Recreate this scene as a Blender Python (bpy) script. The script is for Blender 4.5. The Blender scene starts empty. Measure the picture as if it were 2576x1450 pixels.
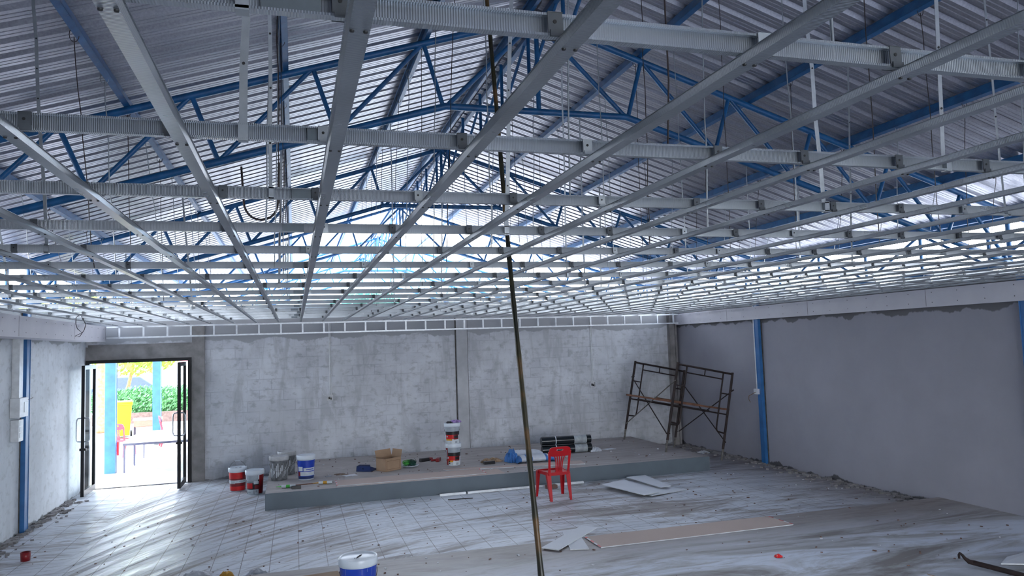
import bpy, math, random
from mathutils import Vector, Matrix
C = bpy.context.scene
COL = C.collection
random.seed(7)
PI = math.pi
# ---------------------------------------------------------------- camera
cam = bpy.data.objects.new('camera', bpy.data.cameras.new('camera'))
COL.objects.link(cam); C.camera = cam
cam.data.sensor_width = 36; cam.data.lens = 36*1862.44/2576; cam.data.clip_start = .02; cam.data.clip_end = 400
R_ = ((0.95925218, -0.28060007, -0.03314892), (0.01037874, -0.08224866, 0.9965578), (0.28236065, 0.95629428, 0.07598493))
cam.matrix_world = Matrix(((R_[0][0], R_[1][0], -R_[2][0], 0), (R_[0][1], R_[1][1], -R_[2][1], 0), (R_[0][2], R_[1][2], -R_[2][2], 2.36), (0, 0, 0, 1)))
# ---------------------------------------------------------------- sky, sun, exposure
w = bpy.data.worlds.new('sky'); C.world = w; w.use_nodes = True
nt = w.node_tree; bg = nt.nodes['Background']
tc = nt.nodes.new('ShaderNodeTexCoord'); sp = nt.nodes.new('ShaderNodeSeparateXYZ'); rp = nt.nodes.new('ShaderNodeValToRGB')
nt.links.new(tc.outputs['Generated'], sp.inputs[0]); nt.links.new(sp.outputs[2], rp.inputs[0]); nt.links.new(rp.outputs[0], bg.inputs[0])
rp.color_ramp.elements[0].color = (.93, .96, 1, 1); rp.color_ramp.elements[1].color = (.55, .72, 1, 1)
bg.inputs[1].default_value = 8.0
sun = bpy.data.objects.new('sun', bpy.data.lights.new('sun', 'SUN')); COL.objects.link(sun)
sun.data.energy = 7; sun.data.angle = .03; sun.data.color = (1, .96, .88)
sun.rotation_euler = Vector((-.35, .55, 1)).to_track_quat('Z', 'Y').to_euler()
C.view_settings.view_transform = 'Standard'; C.view_settings.look = 'None'
C.view_settings.gamma = 1; C.view_settings.use_curve_mapping = False
C.view_settings.exposure = 0.9

# ---------------------------------------------------------------- helpers
def tag(o, label=None, cat=None, group=None, kind=None):
    if label: o['label'] = label
    if cat: o['category'] = cat
    if group: o['group'] = group
    if kind: o['kind'] = kind
    return o
def empty(name, loc, label, cat, group=None, rz=0, kind=None):
    o = bpy.data.objects.new(name, None); COL.objects.link(o); o.empty_display_size = .1
    o.location = loc; o.rotation_euler = (0, 0, rz)
    return tag(o, label, cat, group, kind)
def copy_tree(o, parent=None):
    c = o.copy(); COL.objects.link(c); c.parent = parent
    for ch in list(o.children):
        copy_tree(ch, c)
    return c
class MB:
    def __init__(s): s.v = []; s.f = []; s.m = []; s.sm = []
    def add(s, vs, fs, mi=0, smooth=False, M=None):
        n = len(s.v)
        for v in vs:
            v = Vector(v)
            s.v.append(M @ v if M else v)
        for f in fs: s.f.append([i+n for i in f]); s.m.append(mi); s.sm.append(smooth)
        return s
    def box(s, a, b, mi=0, M=None):
        x0, y0, z0 = a; x1, y1, z1 = b
        vs = [(x0,y0,z0),(x1,y0,z0),(x1,y1,z0),(x0,y1,z0),(x0,y0,z1),(x1,y0,z1),(x1,y1,z1),(x0,y1,z1)]
        return s.add(vs, [(0,3,2,1),(4,5,6,7),(0,1,5,4),(1,2,6,5),(2,3,7,6),(3,0,4,7)], mi, False, M)
    def cbox(s, c, d, rot=(0,0,0), mi=0):
        from mathutils import Euler
        M = Matrix.Translation(c) @ Euler(rot).to_matrix().to_4x4()
        return s.box((-d[0]/2,-d[1]/2,-d[2]/2), (d[0]/2,d[1]/2,d[2]/2), mi, M)
    def tube(s, pts, r, n=8, mi=0, cap=True, closed=False):
        pts = [Vector(p) for p in pts]; k = len(pts)
        rs = r if isinstance(r, (list, tuple)) else [r]*k
        ring = []; prev = None
        for i, p in enumerate(pts):
            if closed: d = (pts[(i+1) % k]-pts[i-1]).normalized()
            else: d = (pts[min(i+1, k-1)]-pts[max(i-1, 0)]).normalized()
            if prev is None:
                u = d.orthogonal().normalized()
            else:
                u = (prev-d*prev.dot(d)); u = u.normalized() if u.length > 1e-6 else d.orthogonal().normalized()
            prev = u; w_ = d.cross(u)
            ring.append([p+(u*math.cos(2*PI*j/n)+w_*math.sin(2*PI*j/n))*rs[i] for j in range(n)])
        vs = [q for r_ in ring for q in r_]; fs = []
        for i in range(k if closed else k-1):
            a = i*n; b = ((i+1) % k)*n
            for j in range(n): fs.append((a+j, a+(j+1) % n, b+(j+1) % n, b+j))
        s.add(vs, fs, mi, n > 4)
        if cap and not closed: s.add(ring[0], [tuple(range(n-1, -1, -1))], mi); s.add(ring[-1], [tuple(range(n))], mi)
        return s
    def lathe(s, prof, n=32, c=(0,0,0), mi=0, smooth=True):
        vs = []; fs = []
        for r, z in prof:
            for j in range(n): vs.append((c[0]+r*math.cos(2*PI*j/n), c[1]+r*math.sin(2*PI*j/n), c[2]+z))
        for i in range(len(prof)-1):
            for j in range(n): fs.append((i*n+j, i*n+(j+1) % n, (i+1)*n+(j+1) % n, (i+1)*n+j))
        return s.add(vs, fs, mi, smooth)
    def prism(s, poly, a, b, mi=0, M=None):
        # poly in XY, extruded z a..b
        n = len(poly)
        vs = [(p[0], p[1], a) for p in poly]+[(p[0], p[1], b) for p in poly]
        fs = [tuple(range(n-1, -1, -1)), tuple(range(n, 2*n))]+[(i, (i+1) % n, n+(i+1) % n, n+i) for i in range(n)]
        return s.add(vs, fs, mi, False, M)
    def patch(s, r0, z0, r1, z1, a0, a1, za, zb, mi=0, off=.0012, n=None):
        n = n or max(2, int(abs(a1-a0)*8)+1)
        # curved label on a tapered wall (radius r0 at z0, r1 at z1)
        rr = lambda z: r0+(r1-r0)*(z-z0)/(z1-z0)+off
        vs = []; fs = []
        for i in range(n+1):
            a = a0+(a1-a0)*i/n
            for z in (za, zb): vs.append((rr(z)*math.cos(a), rr(z)*math.sin(a), z))
        for i in range(n): fs.append((2*i, 2*i+2, 2*i+3, 2*i+1))
        return s.add(vs, fs, mi, True)
    def mesh(s, name, mats):
        me = bpy.data.meshes.new(name); me.from_pydata([tuple(v) for v in s.v], [], s.f)
        if not isinstance(mats, (list, tuple)): mats = [mats]
        for m in mats: me.materials.append(m)
        me.polygons.foreach_set('material_index', s.m); me.polygons.foreach_set('use_smooth', s.sm)
        me.update(); return me
    def build(s, name, mats, parent=None, loc=(0,0,0), rz=0):
        o = bpy.data.objects.new(name, s.mesh(name, mats)); COL.objects.link(o)
        o.location = loc; o.rotation_euler = (0, 0, rz)
        if parent: o.parent = parent
        return o
def bevel(o, w_=.004, seg=2):
    m = o.modifiers.new('bevel', 'BEVEL'); m.width = w_; m.segments = seg; m.limit_method = 'ANGLE'; return o
def inst(me, name, parent=None, loc=(0,0,0), rz=0):
    o = bpy.data.objects.new(name, me); COL.objects.link(o); o.location = loc; o.rotation_euler = (0,0,rz)
    if parent: o.parent = parent
    return o

# ---------------------------------------------------------------- materials
class N:
    def __init__(s, name):
        s.mat = bpy.data.materials.new(name); s.mat.use_nodes = True
        s.t = s.mat.node_tree; s.p = s.t.nodes['Principled BSDF']
        s.co = s.t.nodes.new('ShaderNodeTexCoord').outputs['Object']
    def n(s, ty, **kw):
        o = s.t.nodes.new('ShaderNode'+ty)
        for k, v in kw.items(): setattr(o, k, v)
        return o
    def l(s, a, b): s.t.links.new(a, b)
    def mapping(s, scale=(1,1,1), rot=(0,0,0), loc=(0,0,0)):
        m = s.n('Mapping'); s.l(s.co, m.inputs[0]); m.inputs['Scale'].default_value = scale
        m.inputs['Rotation'].default_value = rot; m.inputs['Location'].default_value = loc
        return m.outputs[0]
    def noise(s, scale, vec=None, detail=4, rough=.55, dist=0):
        o = s.n('TexNoise'); o.inputs['Scale'].default_value = scale; o.inputs['Detail'].default_value = detail
        o.inputs['Roughness'].default_value = rough; o.inputs['Distortion'].default_value = dist
        s.l(vec or s.co, o.inputs['Vector']); return o.outputs[0]
    def ramp(s, fac, stops):
        o = s.n('ValToRGB'); e = o.color_ramp.elements
        while len(e) < len(stops): e.new(.5)
        for i, (p, c) in enumerate(stops):
            e[i].position = p; e[i].color = (c, c, c, 1) if isinstance(c, (int, float)) else (*c, 1)
        s.l(fac, o.inputs[0]); return o.outputs[0]
    def mix(s, fac, a, b, mode='MIX'):
        o = s.n('MixRGB', blend_type=mode)
        for i, x in ((0, fac), (1, a), (2, b)):
            if hasattr(x, 'is_linked'): s.l(x, o.inputs[i])
            else: o.inputs[i].default_value = x if i == 0 else (*x, 1)
        return o.outputs[0]
    def bump(s, h, strength=.3, dist=.02):
        o = s.n('Bump'); o.inputs['Strength'].default_value = strength; o.inputs['Distance'].default_value = dist
        s.l(h, o.inputs['Height']); s.l(o.outputs[0], s.p.inputs['Normal'])
    def done(s, col=None, rough=.5, metal=0, spec=.5):
        if col is not None:
            if hasattr(col, 'is_linked'): s.l(col, s.p.inputs['Base Color'])
            else: s.p.inputs['Base Color'].default_value = (*col, 1)
        if hasattr(rough, 'is_linked'): s.l(rough, s.p.inputs['Roughness'])
        else: s.p.inputs['Roughness'].default_value = rough
        s.p.inputs['Metallic'].default_value = metal; s.p.inputs['Specular IOR Level'].default_value = spec
        return s.mat
def simple(name, col, rough=.5, metal=0, var=.12, scale=12, bump=0):
    m = N(name); f = m.noise(scale)
    c = m.ramp(f, [(.3, tuple(x*(1-var) for x in col)), (.7, tuple(min(1, x*(1+var)) for x in col))])
    if bump: m.bump(f, bump, .01)
    return m.done(c, rough, metal)
BLUE = N('blue_paint')
_f = BLUE.noise(9); _g = BLUE.noise(60, detail=2)
_c = BLUE.ramp(_f, [(.3, (.005, .06, .17)), (.7, (.010, .115, .30))])
_c = BLUE.mix(BLUE.ramp(_g, [(.66, 0), (.74, .7)]), _c, (.10, .16, .26)); BLUE = BLUE.done(_c, .42)
COLUMN_BLUE = simple('column_blue_paint', (.025, .13, .33), .45, var=.2, scale=5)
# roof underside : aluminium-zinc coated steel
m = N('roof_sheet'); f = m.noise(3, m.mapping((.3, 3, 1))); f2 = m.noise(60, detail=2)
c = m.mix(.35, m.ramp(f, [(.3, (.28, .28, .32)), (.7, (.43, .43, .48))]), m.ramp(f2, [(.35, (.32, .32, .36)), (.65, (.54, .54, .58))]))
ROOF = m.done(c, .33, .85)
# galvanised section with fine pressed ribs (vertical on runners, crosswise on channels)
def galv(name, axis, k=1.0):
    m = N(name); wv = m.n('TexWave', wave_type='BANDS', bands_direction=axis); wv.inputs['Scale'].default_value = 62; wv.inputs['Distortion'].default_value = 0
    m.l(m.co, wv.inputs['Vector']); m.bump(wv.outputs[1], .5, .0013)
    f = m.noise(2.5, detail=5); c = m.ramp(f, [(.3, (.40*k, .43*k, .46*k)), (.7, (.56*k, .60*k, .64*k))])
    r = m.ramp(m.noise(3), [(.3, .26), (.7, .36)])
    return m.done(c, r, .85)
GALV_X = galv('galvanised_runner', 'X', .85); GALV_Y = galv('galvanised_channel', 'Y', .72)
GALV = simple('galvanised_steel', (.42, .45, .47), .38, .8, scale=20)
CLIP = simple('clip_steel', (.10, .11, .12), .5, .4, scale=30)
SPLICE = simple('splice_steel', (.20, .23, .25), .4, .8, scale=20)
STUDW = simple('white_galvanised_track', (.68, .71, .74), .4, .35, scale=15)
DARKG = simple('dark_gap', (.09, .085, .08), .9, var=.4)
DARK = simple('dark_screw', (.01, .01, .01), .5)
# block wall with patchy skim
def wallmat(name, light, dark, brick=True, streak=False, patch=.5):
    m = N(name)
    n1 = m.noise(1.3, m.mapping((1, 1, 1.0)), 7, .62); n2 = m.noise(6, m.mapping((1, 1, 1.6)), 6, .65)
    c = m.mix(m.ramp(n1, [(.38, 0), (.62, 1)]), light, tuple(x*.82 for x in light))
    c = m.mix(m.ramp(n2, [(.52, 0), (.66, patch)]), c, dark) if patch else m.mix(.55, c, light)
    if brick:
        b = m.n('TexBrick', offset=.5); m.l(m.mapping((1, 1, 1), (PI/2, 0, 0)), b.inputs['Vector'])
        b.inputs['Scale'].default_value = 1; b.inputs['Brick Width'].default_value = .44; b.inputs['Row Height'].default_value = .205
        b.inputs['Mortar Size'].default_value = .012; b.inputs['Mortar Smooth'].default_value = .6; b.inputs['Color1'].default_value = (1,1,1,1); b.inputs['Color2'].default_value = (.84,.84,.86,1)
        b.inputs['Mortar'].default_value = (.70,.70,.72,1)
        br = m.n('TexNoise'); br.inputs['Scale'].default_value = 2.1; m.l(m.co, br.inputs['Vector'])
        c = m.mix(m.ramp(br.outputs[0], [(.42, .12), (.60, .8)]), c, m.mix(1.0, c, b.outputs[0], 'MULTIPLY'))
    if brick:
        n4 = m.noise(1.6, m.mapping((2.2, 1, .55)), 7, .66, .6); c = m.mix(m.ramp(n4, [(.50, 0), (.62, .6)]), c, tuple(x*1.05 for x in dark))
    if streak:
        n3 = m.noise(2.2, m.mapping((3, 3, .25)), 5, .6); c = m.mix(m.ramp(n3, [(.45, 0), (.65, .6)]), c, tuple(x*.80 for x in light))
    # bare cement left along the wall head and the wall foot, with a ragged trowelled edge
    s = m.n('SeparateXYZ'); m.l(m.co, s.inputs[0]); ng = m.noise(2.6, m.mapping((1, 1, .3)), 5)
    ad = m.n('Math', operation='MULTIPLY_ADD'); m.l(ng, ad.inputs[0]); ad.inputs[1].default_value = .34; m.l(s.outputs[2], ad.inputs[2])
    c = m.mix(m.ramp(ad.outputs[0], [(0, 1), (1, 1)]), c, c)
    hi = m.n('MapRange'); m.l(ad.outputs[0], hi.inputs[0]); hi.inputs[1].default_value = 2.78; hi.inputs[2].default_value = 2.80
    c = m.mix(hi.outputs[0], c, dark)
    lo = m.n('MapRange'); m.l(ad.outputs[0], lo.inputs[0]); lo.inputs[1].default_value = .21; lo.inputs[2].default_value = .19
    c = m.mix(lo.outputs[0], c, tuple(x*.6 for x in dark))
    m.bump(n2, .25 if patch else .04, .012)
    return m.done(c, .85)
W_BACK = wallmat('block_wall_patchy_skim', (.60, .62, .66), (.34, .35, .37), True, False, .7)
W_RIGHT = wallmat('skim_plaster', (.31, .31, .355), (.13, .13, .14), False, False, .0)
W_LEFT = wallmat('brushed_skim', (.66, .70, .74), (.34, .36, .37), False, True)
m = N('gypsum_board'); SOFF = m.done(m.ramp(m.noise(2.5), [(.3, (.56, .55, .60)), (.7, (.63, .62, .66))]), .7)
CONC = simple('bare_concrete', (.24, .23, .23), .85, var=.3, scale=4, bump=.3)
PILC = simple('painted_pilaster', (.42, .43, .45), .75, var=.15, scale=3)
# dirty tiles
def floormat(name, tile):
    m = N(name)
    tl = m.n('TexBrick', offset=0, squash=1); m.l(m.mapping((1,1,1), loc=(-.02, .1, 0)), tl.inputs['Vector']); tl.inputs['Scale'].default_value = 1
    tl.inputs['Brick Width'].default_value = .31; tl.inputs['Row Height'].default_value = .31; tl.inputs['Mortar Size'].default_value = .004; tl.inputs['Mortar Smooth'].default_value = 0
    # sweeping smears of plaster dust and mud
    sx = m.n('SeparateXYZ'); m.l(m.co, sx.inputs[0])
    def mth(op, a, b_=0.0, c_=0.0):
        q = m.n('Math', operation=op)
        for i, t in enumerate((a, b_, c_)):
            if hasattr(t, 'is_linked'): m.l(t, q.inputs[i])
            else: q.inputs[i].default_value = t
        return q.outputs[0]
    ex = mth('POWER', 2.71828, mth('MULTIPLY_ADD', mth('MAXIMUM', sx.outputs[0], -2.6), -.4545, -.4545))
    vv = mth('ADD', sx.outputs[1], mth('MULTIPLY_ADD', ex, 3.0, mth('MULTIPLY', sx.outputs[0], .12)))
    cb = m.n('CombineXYZ'); m.l(mth('MULTIPLY', sx.outputs[0], .34), cb.inputs[0]); m.l(mth('MULTIPLY', vv, 1.7), cb.inputs[1]); sw = cb.outputs[0]
    cb2 = m.n('CombineXYZ'); m.l(mth('MULTIPLY', sx.outputs[0], .25), cb2.inputs[0]); m.l(mth('MULTIPLY', vv, 1.25), cb2.inputs[1]); sw2 = cb2.outputs[0]
    d1 = m.noise(1.5, sw, 9, .72, 1.5); d2 = m.noise(3.6, sw2, 9, .72, .8); big = m.noise(.32, None, 3)
    clean = m.ramp(m.noise(1.7, sw, 6), [(.3, (.56, .59, .64)), (.7, (.78, .81, .86))])
    if tile: clean = m.mix(m.ramp(m.noise(.9), [(.3, 1), (.7, .7)]), clean, m.mix(1.0, clean, m.mix(tl.outputs[1], (1, 1, 1), (.22, .20, .19)), 'MULTIPLY'))
    f = m.n('Math', operation='MULTIPLY_ADD'); m.l(big, f.inputs[0]); f.inputs[1].default_value = .55; m.l(d1, f.inputs[2])
    dirt = m.ramp(d2, [(.35, (.15, .115, .095)), (.65, (.36, .32, .295))])
    c = m.mix(m.ramp(f.outputs[0], [(.76, 0), (.90, .85)]), clean, dirt)
    c = m.mix(m.ramp(d2, [(.55, 0), (.66, .75)]), c, (.26, .215, .19))
    fine = m.noise(9, sw2, 5, .75, .5)
    c = m.mix(m.ramp(fine, [(.60, 0), (.66, .6)]), c, (.15, .125, .11))
    # brown mud swept along the right side wall
    s = m.n('SeparateXYZ'); m.l(m.co, s.inputs[0]); ad = m.n('Math', operation='MULTIPLY_ADD'); m.l(d1, ad.inputs[0]); ad.inputs[1].default_value = 2.4; m.l(s.outputs[0], ad.inputs[2])
    mr = m.n('MapRange'); m.l(ad.outputs[0], mr.inputs[0]); mr.inputs[1].default_value = 7.9; mr.inputs[2].default_value = 9.4; mr.inputs[4].default_value = .85
    c = m.mix(mr.outputs[0], c, m.ramp(fine, [(.35, (.12, .10, .10)), (.65, (.26, .23, .23))]))
    m.bump(d2, .25, .006)
    return m.done(c, m.ramp(d1, [(.35, .22), (.6, .6)]), 0, .35)
TILE = floormat('dusty_tiles', True)
VTILE = simple('dimmed_veranda_tiles', (.34, .33, .33), .6, var=.25, scale=3)  # tile tone darkened to hold down the outdoor brightness
m = N('concrete_slab')
a = m.noise(1.1, m.mapping((.35, 1.5, 1), (0, 0, -.1)), 8, .68, 1.2); b = m.noise(5, m.mapping((.4, 1.8, 1)), 7, .7, .8)
c = m.ramp(a, [(.36, (.20, .18, .17)), (.46, (.40, .41, .43)), (.56, (.66, .71, .80))])
c = m.mix(m.ramp(b, [(.55, 0), (.68, .6)]), c, (.20, .18, .17))
s = m.n('SeparateXYZ'); m.l(m.co, s.inputs[0]); ad = m.n('Math', operation='MULTIPLY_ADD'); m.l(a, ad.inputs[0]); ad.inputs[1].default_value = 1.6; m.l(s.outputs[1], ad.inputs[2])
mr = m.n('MapRange'); m.l(ad.outputs[0], mr.inputs[0]); mr.inputs[1].default_value = 7.7; mr.inputs[2].default_value = 8.7; mr.inputs[4].default_value = .9
c = m.mix(mr.outputs[0], c, m.ramp(b, [(.35, (.17, .145, .13)), (.65, (.30, .26, .24))]))
m.bump(b, .2, .005); SLAB = m.done(c, .5)
STAGE_TOP = N('stage_dusty_top'); _a = STAGE_TOP.noise(1.6, STAGE_TOP.mapping((.5, 2, 1)), 7, .65, 1); _b = STAGE_TOP.noise(9, STAGE_TOP.mapping((.6, 2, 1)), 6, .7)
_c = STAGE_TOP.ramp(_a, [(.3, (.30, .27, .25)), (.7, (.46, .43, .42))]); _c = STAGE_TOP.mix(STAGE_TOP.ramp(_b, [(.56, 0), (.68, .6)]), _c, (.22, .19, .18)); STAGE_TOP = STAGE_TOP.done(_c, .7)
STAGE_SIDE = simple('stage_grey_paint', (.105, .135, .16), .6, var=.12, scale=2)
GROUND = simple('pale_ground', (.30, .29, .28), .9, var=.08, scale=.6)
RED = simple('red_plastic', (.45, .006, .012), .28, var=.1, scale=4)
PINK = simple('sunlit_red_plastic', (.85, .04, .06), .35, var=.1)  # brighter copy of the red, with outdoor overexposure put into the colour
WHITEP = simple('white_plastic', (.62, .68, .74), .3, var=.06, scale=5)
GREYP = simple('cement_dusty_lid', (.40, .41, .42), .7, var=.2, scale=14, bump=.2)
GREYD = simple('cement_caked_plastic', (.15, .16, .17), .7, var=.5, scale=14, bump=.3)
BLUEP = simple('blue_label', (.012, .05, .40), .3, var=.25, scale=6)
NAVY = simple('navy_plastic', (.012, .03, .12), .35)
REDL = simple('red_label', (.62, .012, .015), .35, var=.35, scale=5)
DRED = simple('dark_red_label', (.20, .008, .012), .35)
BLACK = simple('black_label', (.012, .012, .015), .3)
YEL = simple('ochre_label', (.55, .28, .02), .35)
WLAB = simple('white_label', (.55, .60, .63), .4, var=.08)
GLAB = simple('grey_label', (.32, .36, .40), .35, var=.15)
WOOD = simple('old_plank', (.16, .07, .04), .75, var=.5, scale=9)
RUST = simple('rusty_tube', (.022, .012, .011), .6, .2, var=.5, scale=14)
RUSTG = simple('cement_smeared_tube', (.14, .13, .12), .7, .1, var=.5, scale=22)
CARD = simple('cardboard', (.33, .22, .14), .8, var=.08, scale=6)
SHEET = simple('dusty_sheet', (.42, .44, .48), .7, var=.15, scale=4)
CARDI = simple('cardboard_inside', (.20, .12, .07), .85)
PAPER = simple('brown_board_face', (.50, .40, .35), .8, var=.03, scale=3)
PAPERW = simple('white_board_face', (.70, .72, .76), .75, var=.04, scale=3)
GYPE = simple('gypsum_edge', (.55, .58, .60), .8)
BFRAME = simple('black_aluminium', (.008, .008, .010), .35, .3)
CHROME = simple('brushed_steel', (.45, .47, .5), .25, .9)
PVC = simple('pvc_conduit', (.62, .64, .66), .4)
GLASS = N('door_glass'); GLASS.p.inputs['Transmission Weight'].default_value = 1; GLASS.p.inputs['IOR'].default_value = 1.02; GLASS = GLASS.done((.92, .97, .97), .0)
BAG = simple('woven_bag_white', (.62, .66, .72), .5, var=.08); BAGB = simple('woven_bag_blue', (.03, .15, .42), .5, var=.3, scale=7)
ROLLM = simple('black_wrapped_roll', (.008, .012, .016), .2); ROLLL = simple('roll_label', (.30, .33, .35), .3, var=.3)
GREENN = simple('green_twine', (.05, .42, .05), .6, var=.4); DGREEN = simple('dark_green_net', (.01, .07, .05), .6, var=.5)
BAMB = N('bamboo'); _z = BAMB.n('SeparateXYZ'); BAMB.l(BAMB.co, _z.inputs[0]); _n = BAMB.noise(3.2, BAMB.mapping((1, 1, 1.2)), 4)
_c = BAMB.ramp(_n, [(.38, (.010, .011, .006)), (.52, (.030, .026, .009)), (.66, (.12, .062, .022))]); BAMB = BAMB.done(_c, .35)
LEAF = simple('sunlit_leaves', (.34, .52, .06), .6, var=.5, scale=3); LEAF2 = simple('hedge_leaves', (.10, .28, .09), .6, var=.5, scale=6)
BARK = simple('palm_bark', (.40, .20, .10), .9, var=.4, scale=10, bump=.5)
BINY = simple('yellow_bin_plastic', (.85, .72, .0), .4, var=.05)
PINKW = simple('pink_wall_paint', (.75, .25, .28), .8); WHITEW = simple('white_wall_paint', (.8, .8, .8), .8)
DESKW = simple('desk_wood', (.45, .16, .10), .6); STEELD = simple('dark_steel', (.04, .03, .04), .5, .3)
TABW = simple('white_table_top', (.82, .84, .86), .35); TABS = simple('table_steel', (.10, .10, .14), .4, .5)
CARB = simple('navy_car_paint', (.04, .06, .25), .3); PBLUE = simple('pale_blue_facade', (.45, .62, .75), .7, var=.05)
PLASTW = simple('crumpled_film', (.5, .52, .56), .4); RAG = simple('lilac_rag', (.30, .20, .45), .8, var=.5, scale=20)
WIREB = simple('dark_wire', (.03, .02, .02), .5); BRICK = simple('brown_brick', (.16, .10, .08), .85, var=.3)
TEAL = simple('teal_foliage', (.10, .40, .30), .8, var=.5, scale=2)

# ---------------------------------------------------------------- room shell
XL, XR, YB, Y0 = -3.65, 8.37, 15.2, -5.0
CZ = 2.925           # underside of the ceiling channels
MB().box((XL-.25, 8.22, -.12), (XR+.2, YB+.05, 0)).build('floor', TILE)['kind'] = 'structure'
MB().box((XL-.25, YB+.05, -.12), (XR+.2, 20.4, 0)).build('floor', VTILE)['kind'] = 'structure'
MB().box((XL-.25, Y0, -.12), (XR+.2, 8.22, .10)).build('floor', SLAB)['kind'] = 'structure'
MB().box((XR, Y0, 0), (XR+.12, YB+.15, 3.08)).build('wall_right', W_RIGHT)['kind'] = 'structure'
MB().box((XL-.12, Y0, 0), (XL, YB+.15, 3.08)).build('wall_left', W_LEFT)['kind'] = 'structure'
b = MB(); b.box((XL, Y0-.15, 0), (.6, Y0, 3.08)); b.box((8.0, Y0-.15, 0), (XR, Y0, 3.08))  # unseen front gable and opening, added to set the indoor light level
b.add([(XL-.1, Y0-.15, 3.08), (XR+.1, Y0-.15, 3.08), (XR+.1, Y0-.15, 3.86), (2.388, Y0-.15, 5.77), (XL-.1, Y0-.15, 3.86), (XL-.1, Y0, 3.08), (XR+.1, Y0, 3.08), (XR+.1, Y0, 3.86), (2.388, Y0, 5.77), (XL-.1, Y0, 3.86)], [(0,1,2,3,4), (9,8,7,6,5), (0,5,6,1), (1,6,7,2), (2,7,8,3), (3,8,9,4), (4,9,5,0)])
b.build('added_wall_front', W_RIGHT)['kind'] = 'structure'
b = MB(); b.box((-1.86, YB, 0), (XR, YB+.15, 3.05)); b.box((XL, YB, 2.56), (-1.86, YB+.15, 3.05))
b.build('wall_back', W_BACK)['kind'] = 'structure'
b = MB(); b.box((-1.86, YB-.05, 0), (-1.64, YB, 2.9)); b.box((XL, YB-.05, 2.32), (-1.86, YB+.13, 2.56)); b.box((-3.62, YB-.02, 2.56), (-1.86, YB-.005, 2.60))
tag(b.build('trim_1', CONC), kind='structure')
# pilaster and corner post on the back wall
tag(bevel(MB().box((3.23, YB-.05, .25), (3.46, YB, 2.95)).build('trim_2', PILC)), kind='structure')
b = MB(); b.box((8.13, YB-.12, 0), (8.25, YB, 3.0)); b.box((8.27, YB-.10, 0), (8.32, YB, 3.0))
tag(b.build('trim_3', CONC), kind='structure')
MB().box((3.205, YB-.012, .25), (3.229, YB-.001, 2.95)).box((3.461, YB-.012, .25), (3.475, YB-.001, 2.95)).build('trim_7', DARKG)['kind'] = 'structure'
# gypsum bulkheads on both side walls
def soffit(name, x0, x1, y0, y1, zb, lip):
    b = MB(); xa, xb = min(x0, x1), max(x0, x1)
    s = 1 if x1 > x0 else -1
    b.box((min(x0, x0+s*.012), y0, zb), (max(x0, x0+s*.012), y1, CZ-.003)); b.box((xa, y0, zb-.012), (xb, y1, zb))
    b.box((xa+(s < 0)*0, y0, zb), (xb, y0+.012, CZ-.003)); b.box((xa, y1-.012, zb), (xb, y1, CZ-.003))
    b.box((x0-s*lip, y0, zb-.03), (x0+s*.02, y1, zb-.012)) if lip else None
    o = b.build(name, SOFF); tag(o, kind='structure')
    sc = MB(); y = y0+.2; k = 0
    while y < y1-.1:
        for z in (zb+.05, CZ-.05): sc.tube([(x0-s*.002, y, z), (x0+s*.002, y, z)], .006, 6)
        y += .4
    tag(sc.build('screws', DARK, o), kind='stuff')
    jt = MB(); y = y0+.9
    while y < y1-.5: jt.box((x0-.0015, y, zb), (x0+.0015, y+.004, CZ-.01)); y += 2.44
    jt.build('joint', DARK, o)
soffit('trim_4', 8.28, XR, Y0, 15.2, 2.69, 0)
soffit('trim_5', -3.28, XL, Y0, 14.95, 2.665, .0)
MB().box((XR, Y0, 3.081), (XR+.12, 4.2, 3.80)).build('wall_right', W_RIGHT)['kind'] = 'structure'  # unseen upper wall piece, added to keep eave light off the near roof
MB().box((XL-.12, Y0, 3.081), (XL, 6.2, 3.80)).build('wall_left', W_LEFT)['kind'] = 'structure'  # same on the left: added out of view to block light at the eave
# raised platform
pl = MB(); pl.box((-.45, 11.90, .001), (7.08, YB-.055, .25), 0)
pl.m[-6+1] = 1
o = pl.build('platform', [STAGE_SIDE, STAGE_TOP]); tag(o, 'low grey painted platform with a dusty top along the back wall', 'platform')
# ridge of mortar droppings at the feet of the walls
for nm, x0, x1, y0, y1, lab in (('mortar_droppings', 8.22, 8.36, 8.4, 15.0, 'crumbly mortar droppings along the foot of the right wall'), ('mortar_droppings', -3.64, -3.52, 8.6, 14.2, 'crumbly mortar droppings along the foot of the left wall')):
    b = MB()
    for i in range(420):
        x = random.uniform(x0, x1) if random.random() < .8 else (random.uniform(x0-.25, x1) if x0 > 0 else random.uniform(x0, x1+.2)); y = random.uniform(y0, y1); r = random.uniform(.008, .028)
        x = max(XL+r+.01, min(XR-r-.01, x))
        b.cbox((x, y, r*.5), (2*r, 2.4*r, r), (0, 0, random.uniform(0, 3)))
    tag(b.build(nm, CONC), lab, 'rubble', kind='stuff')

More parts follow.
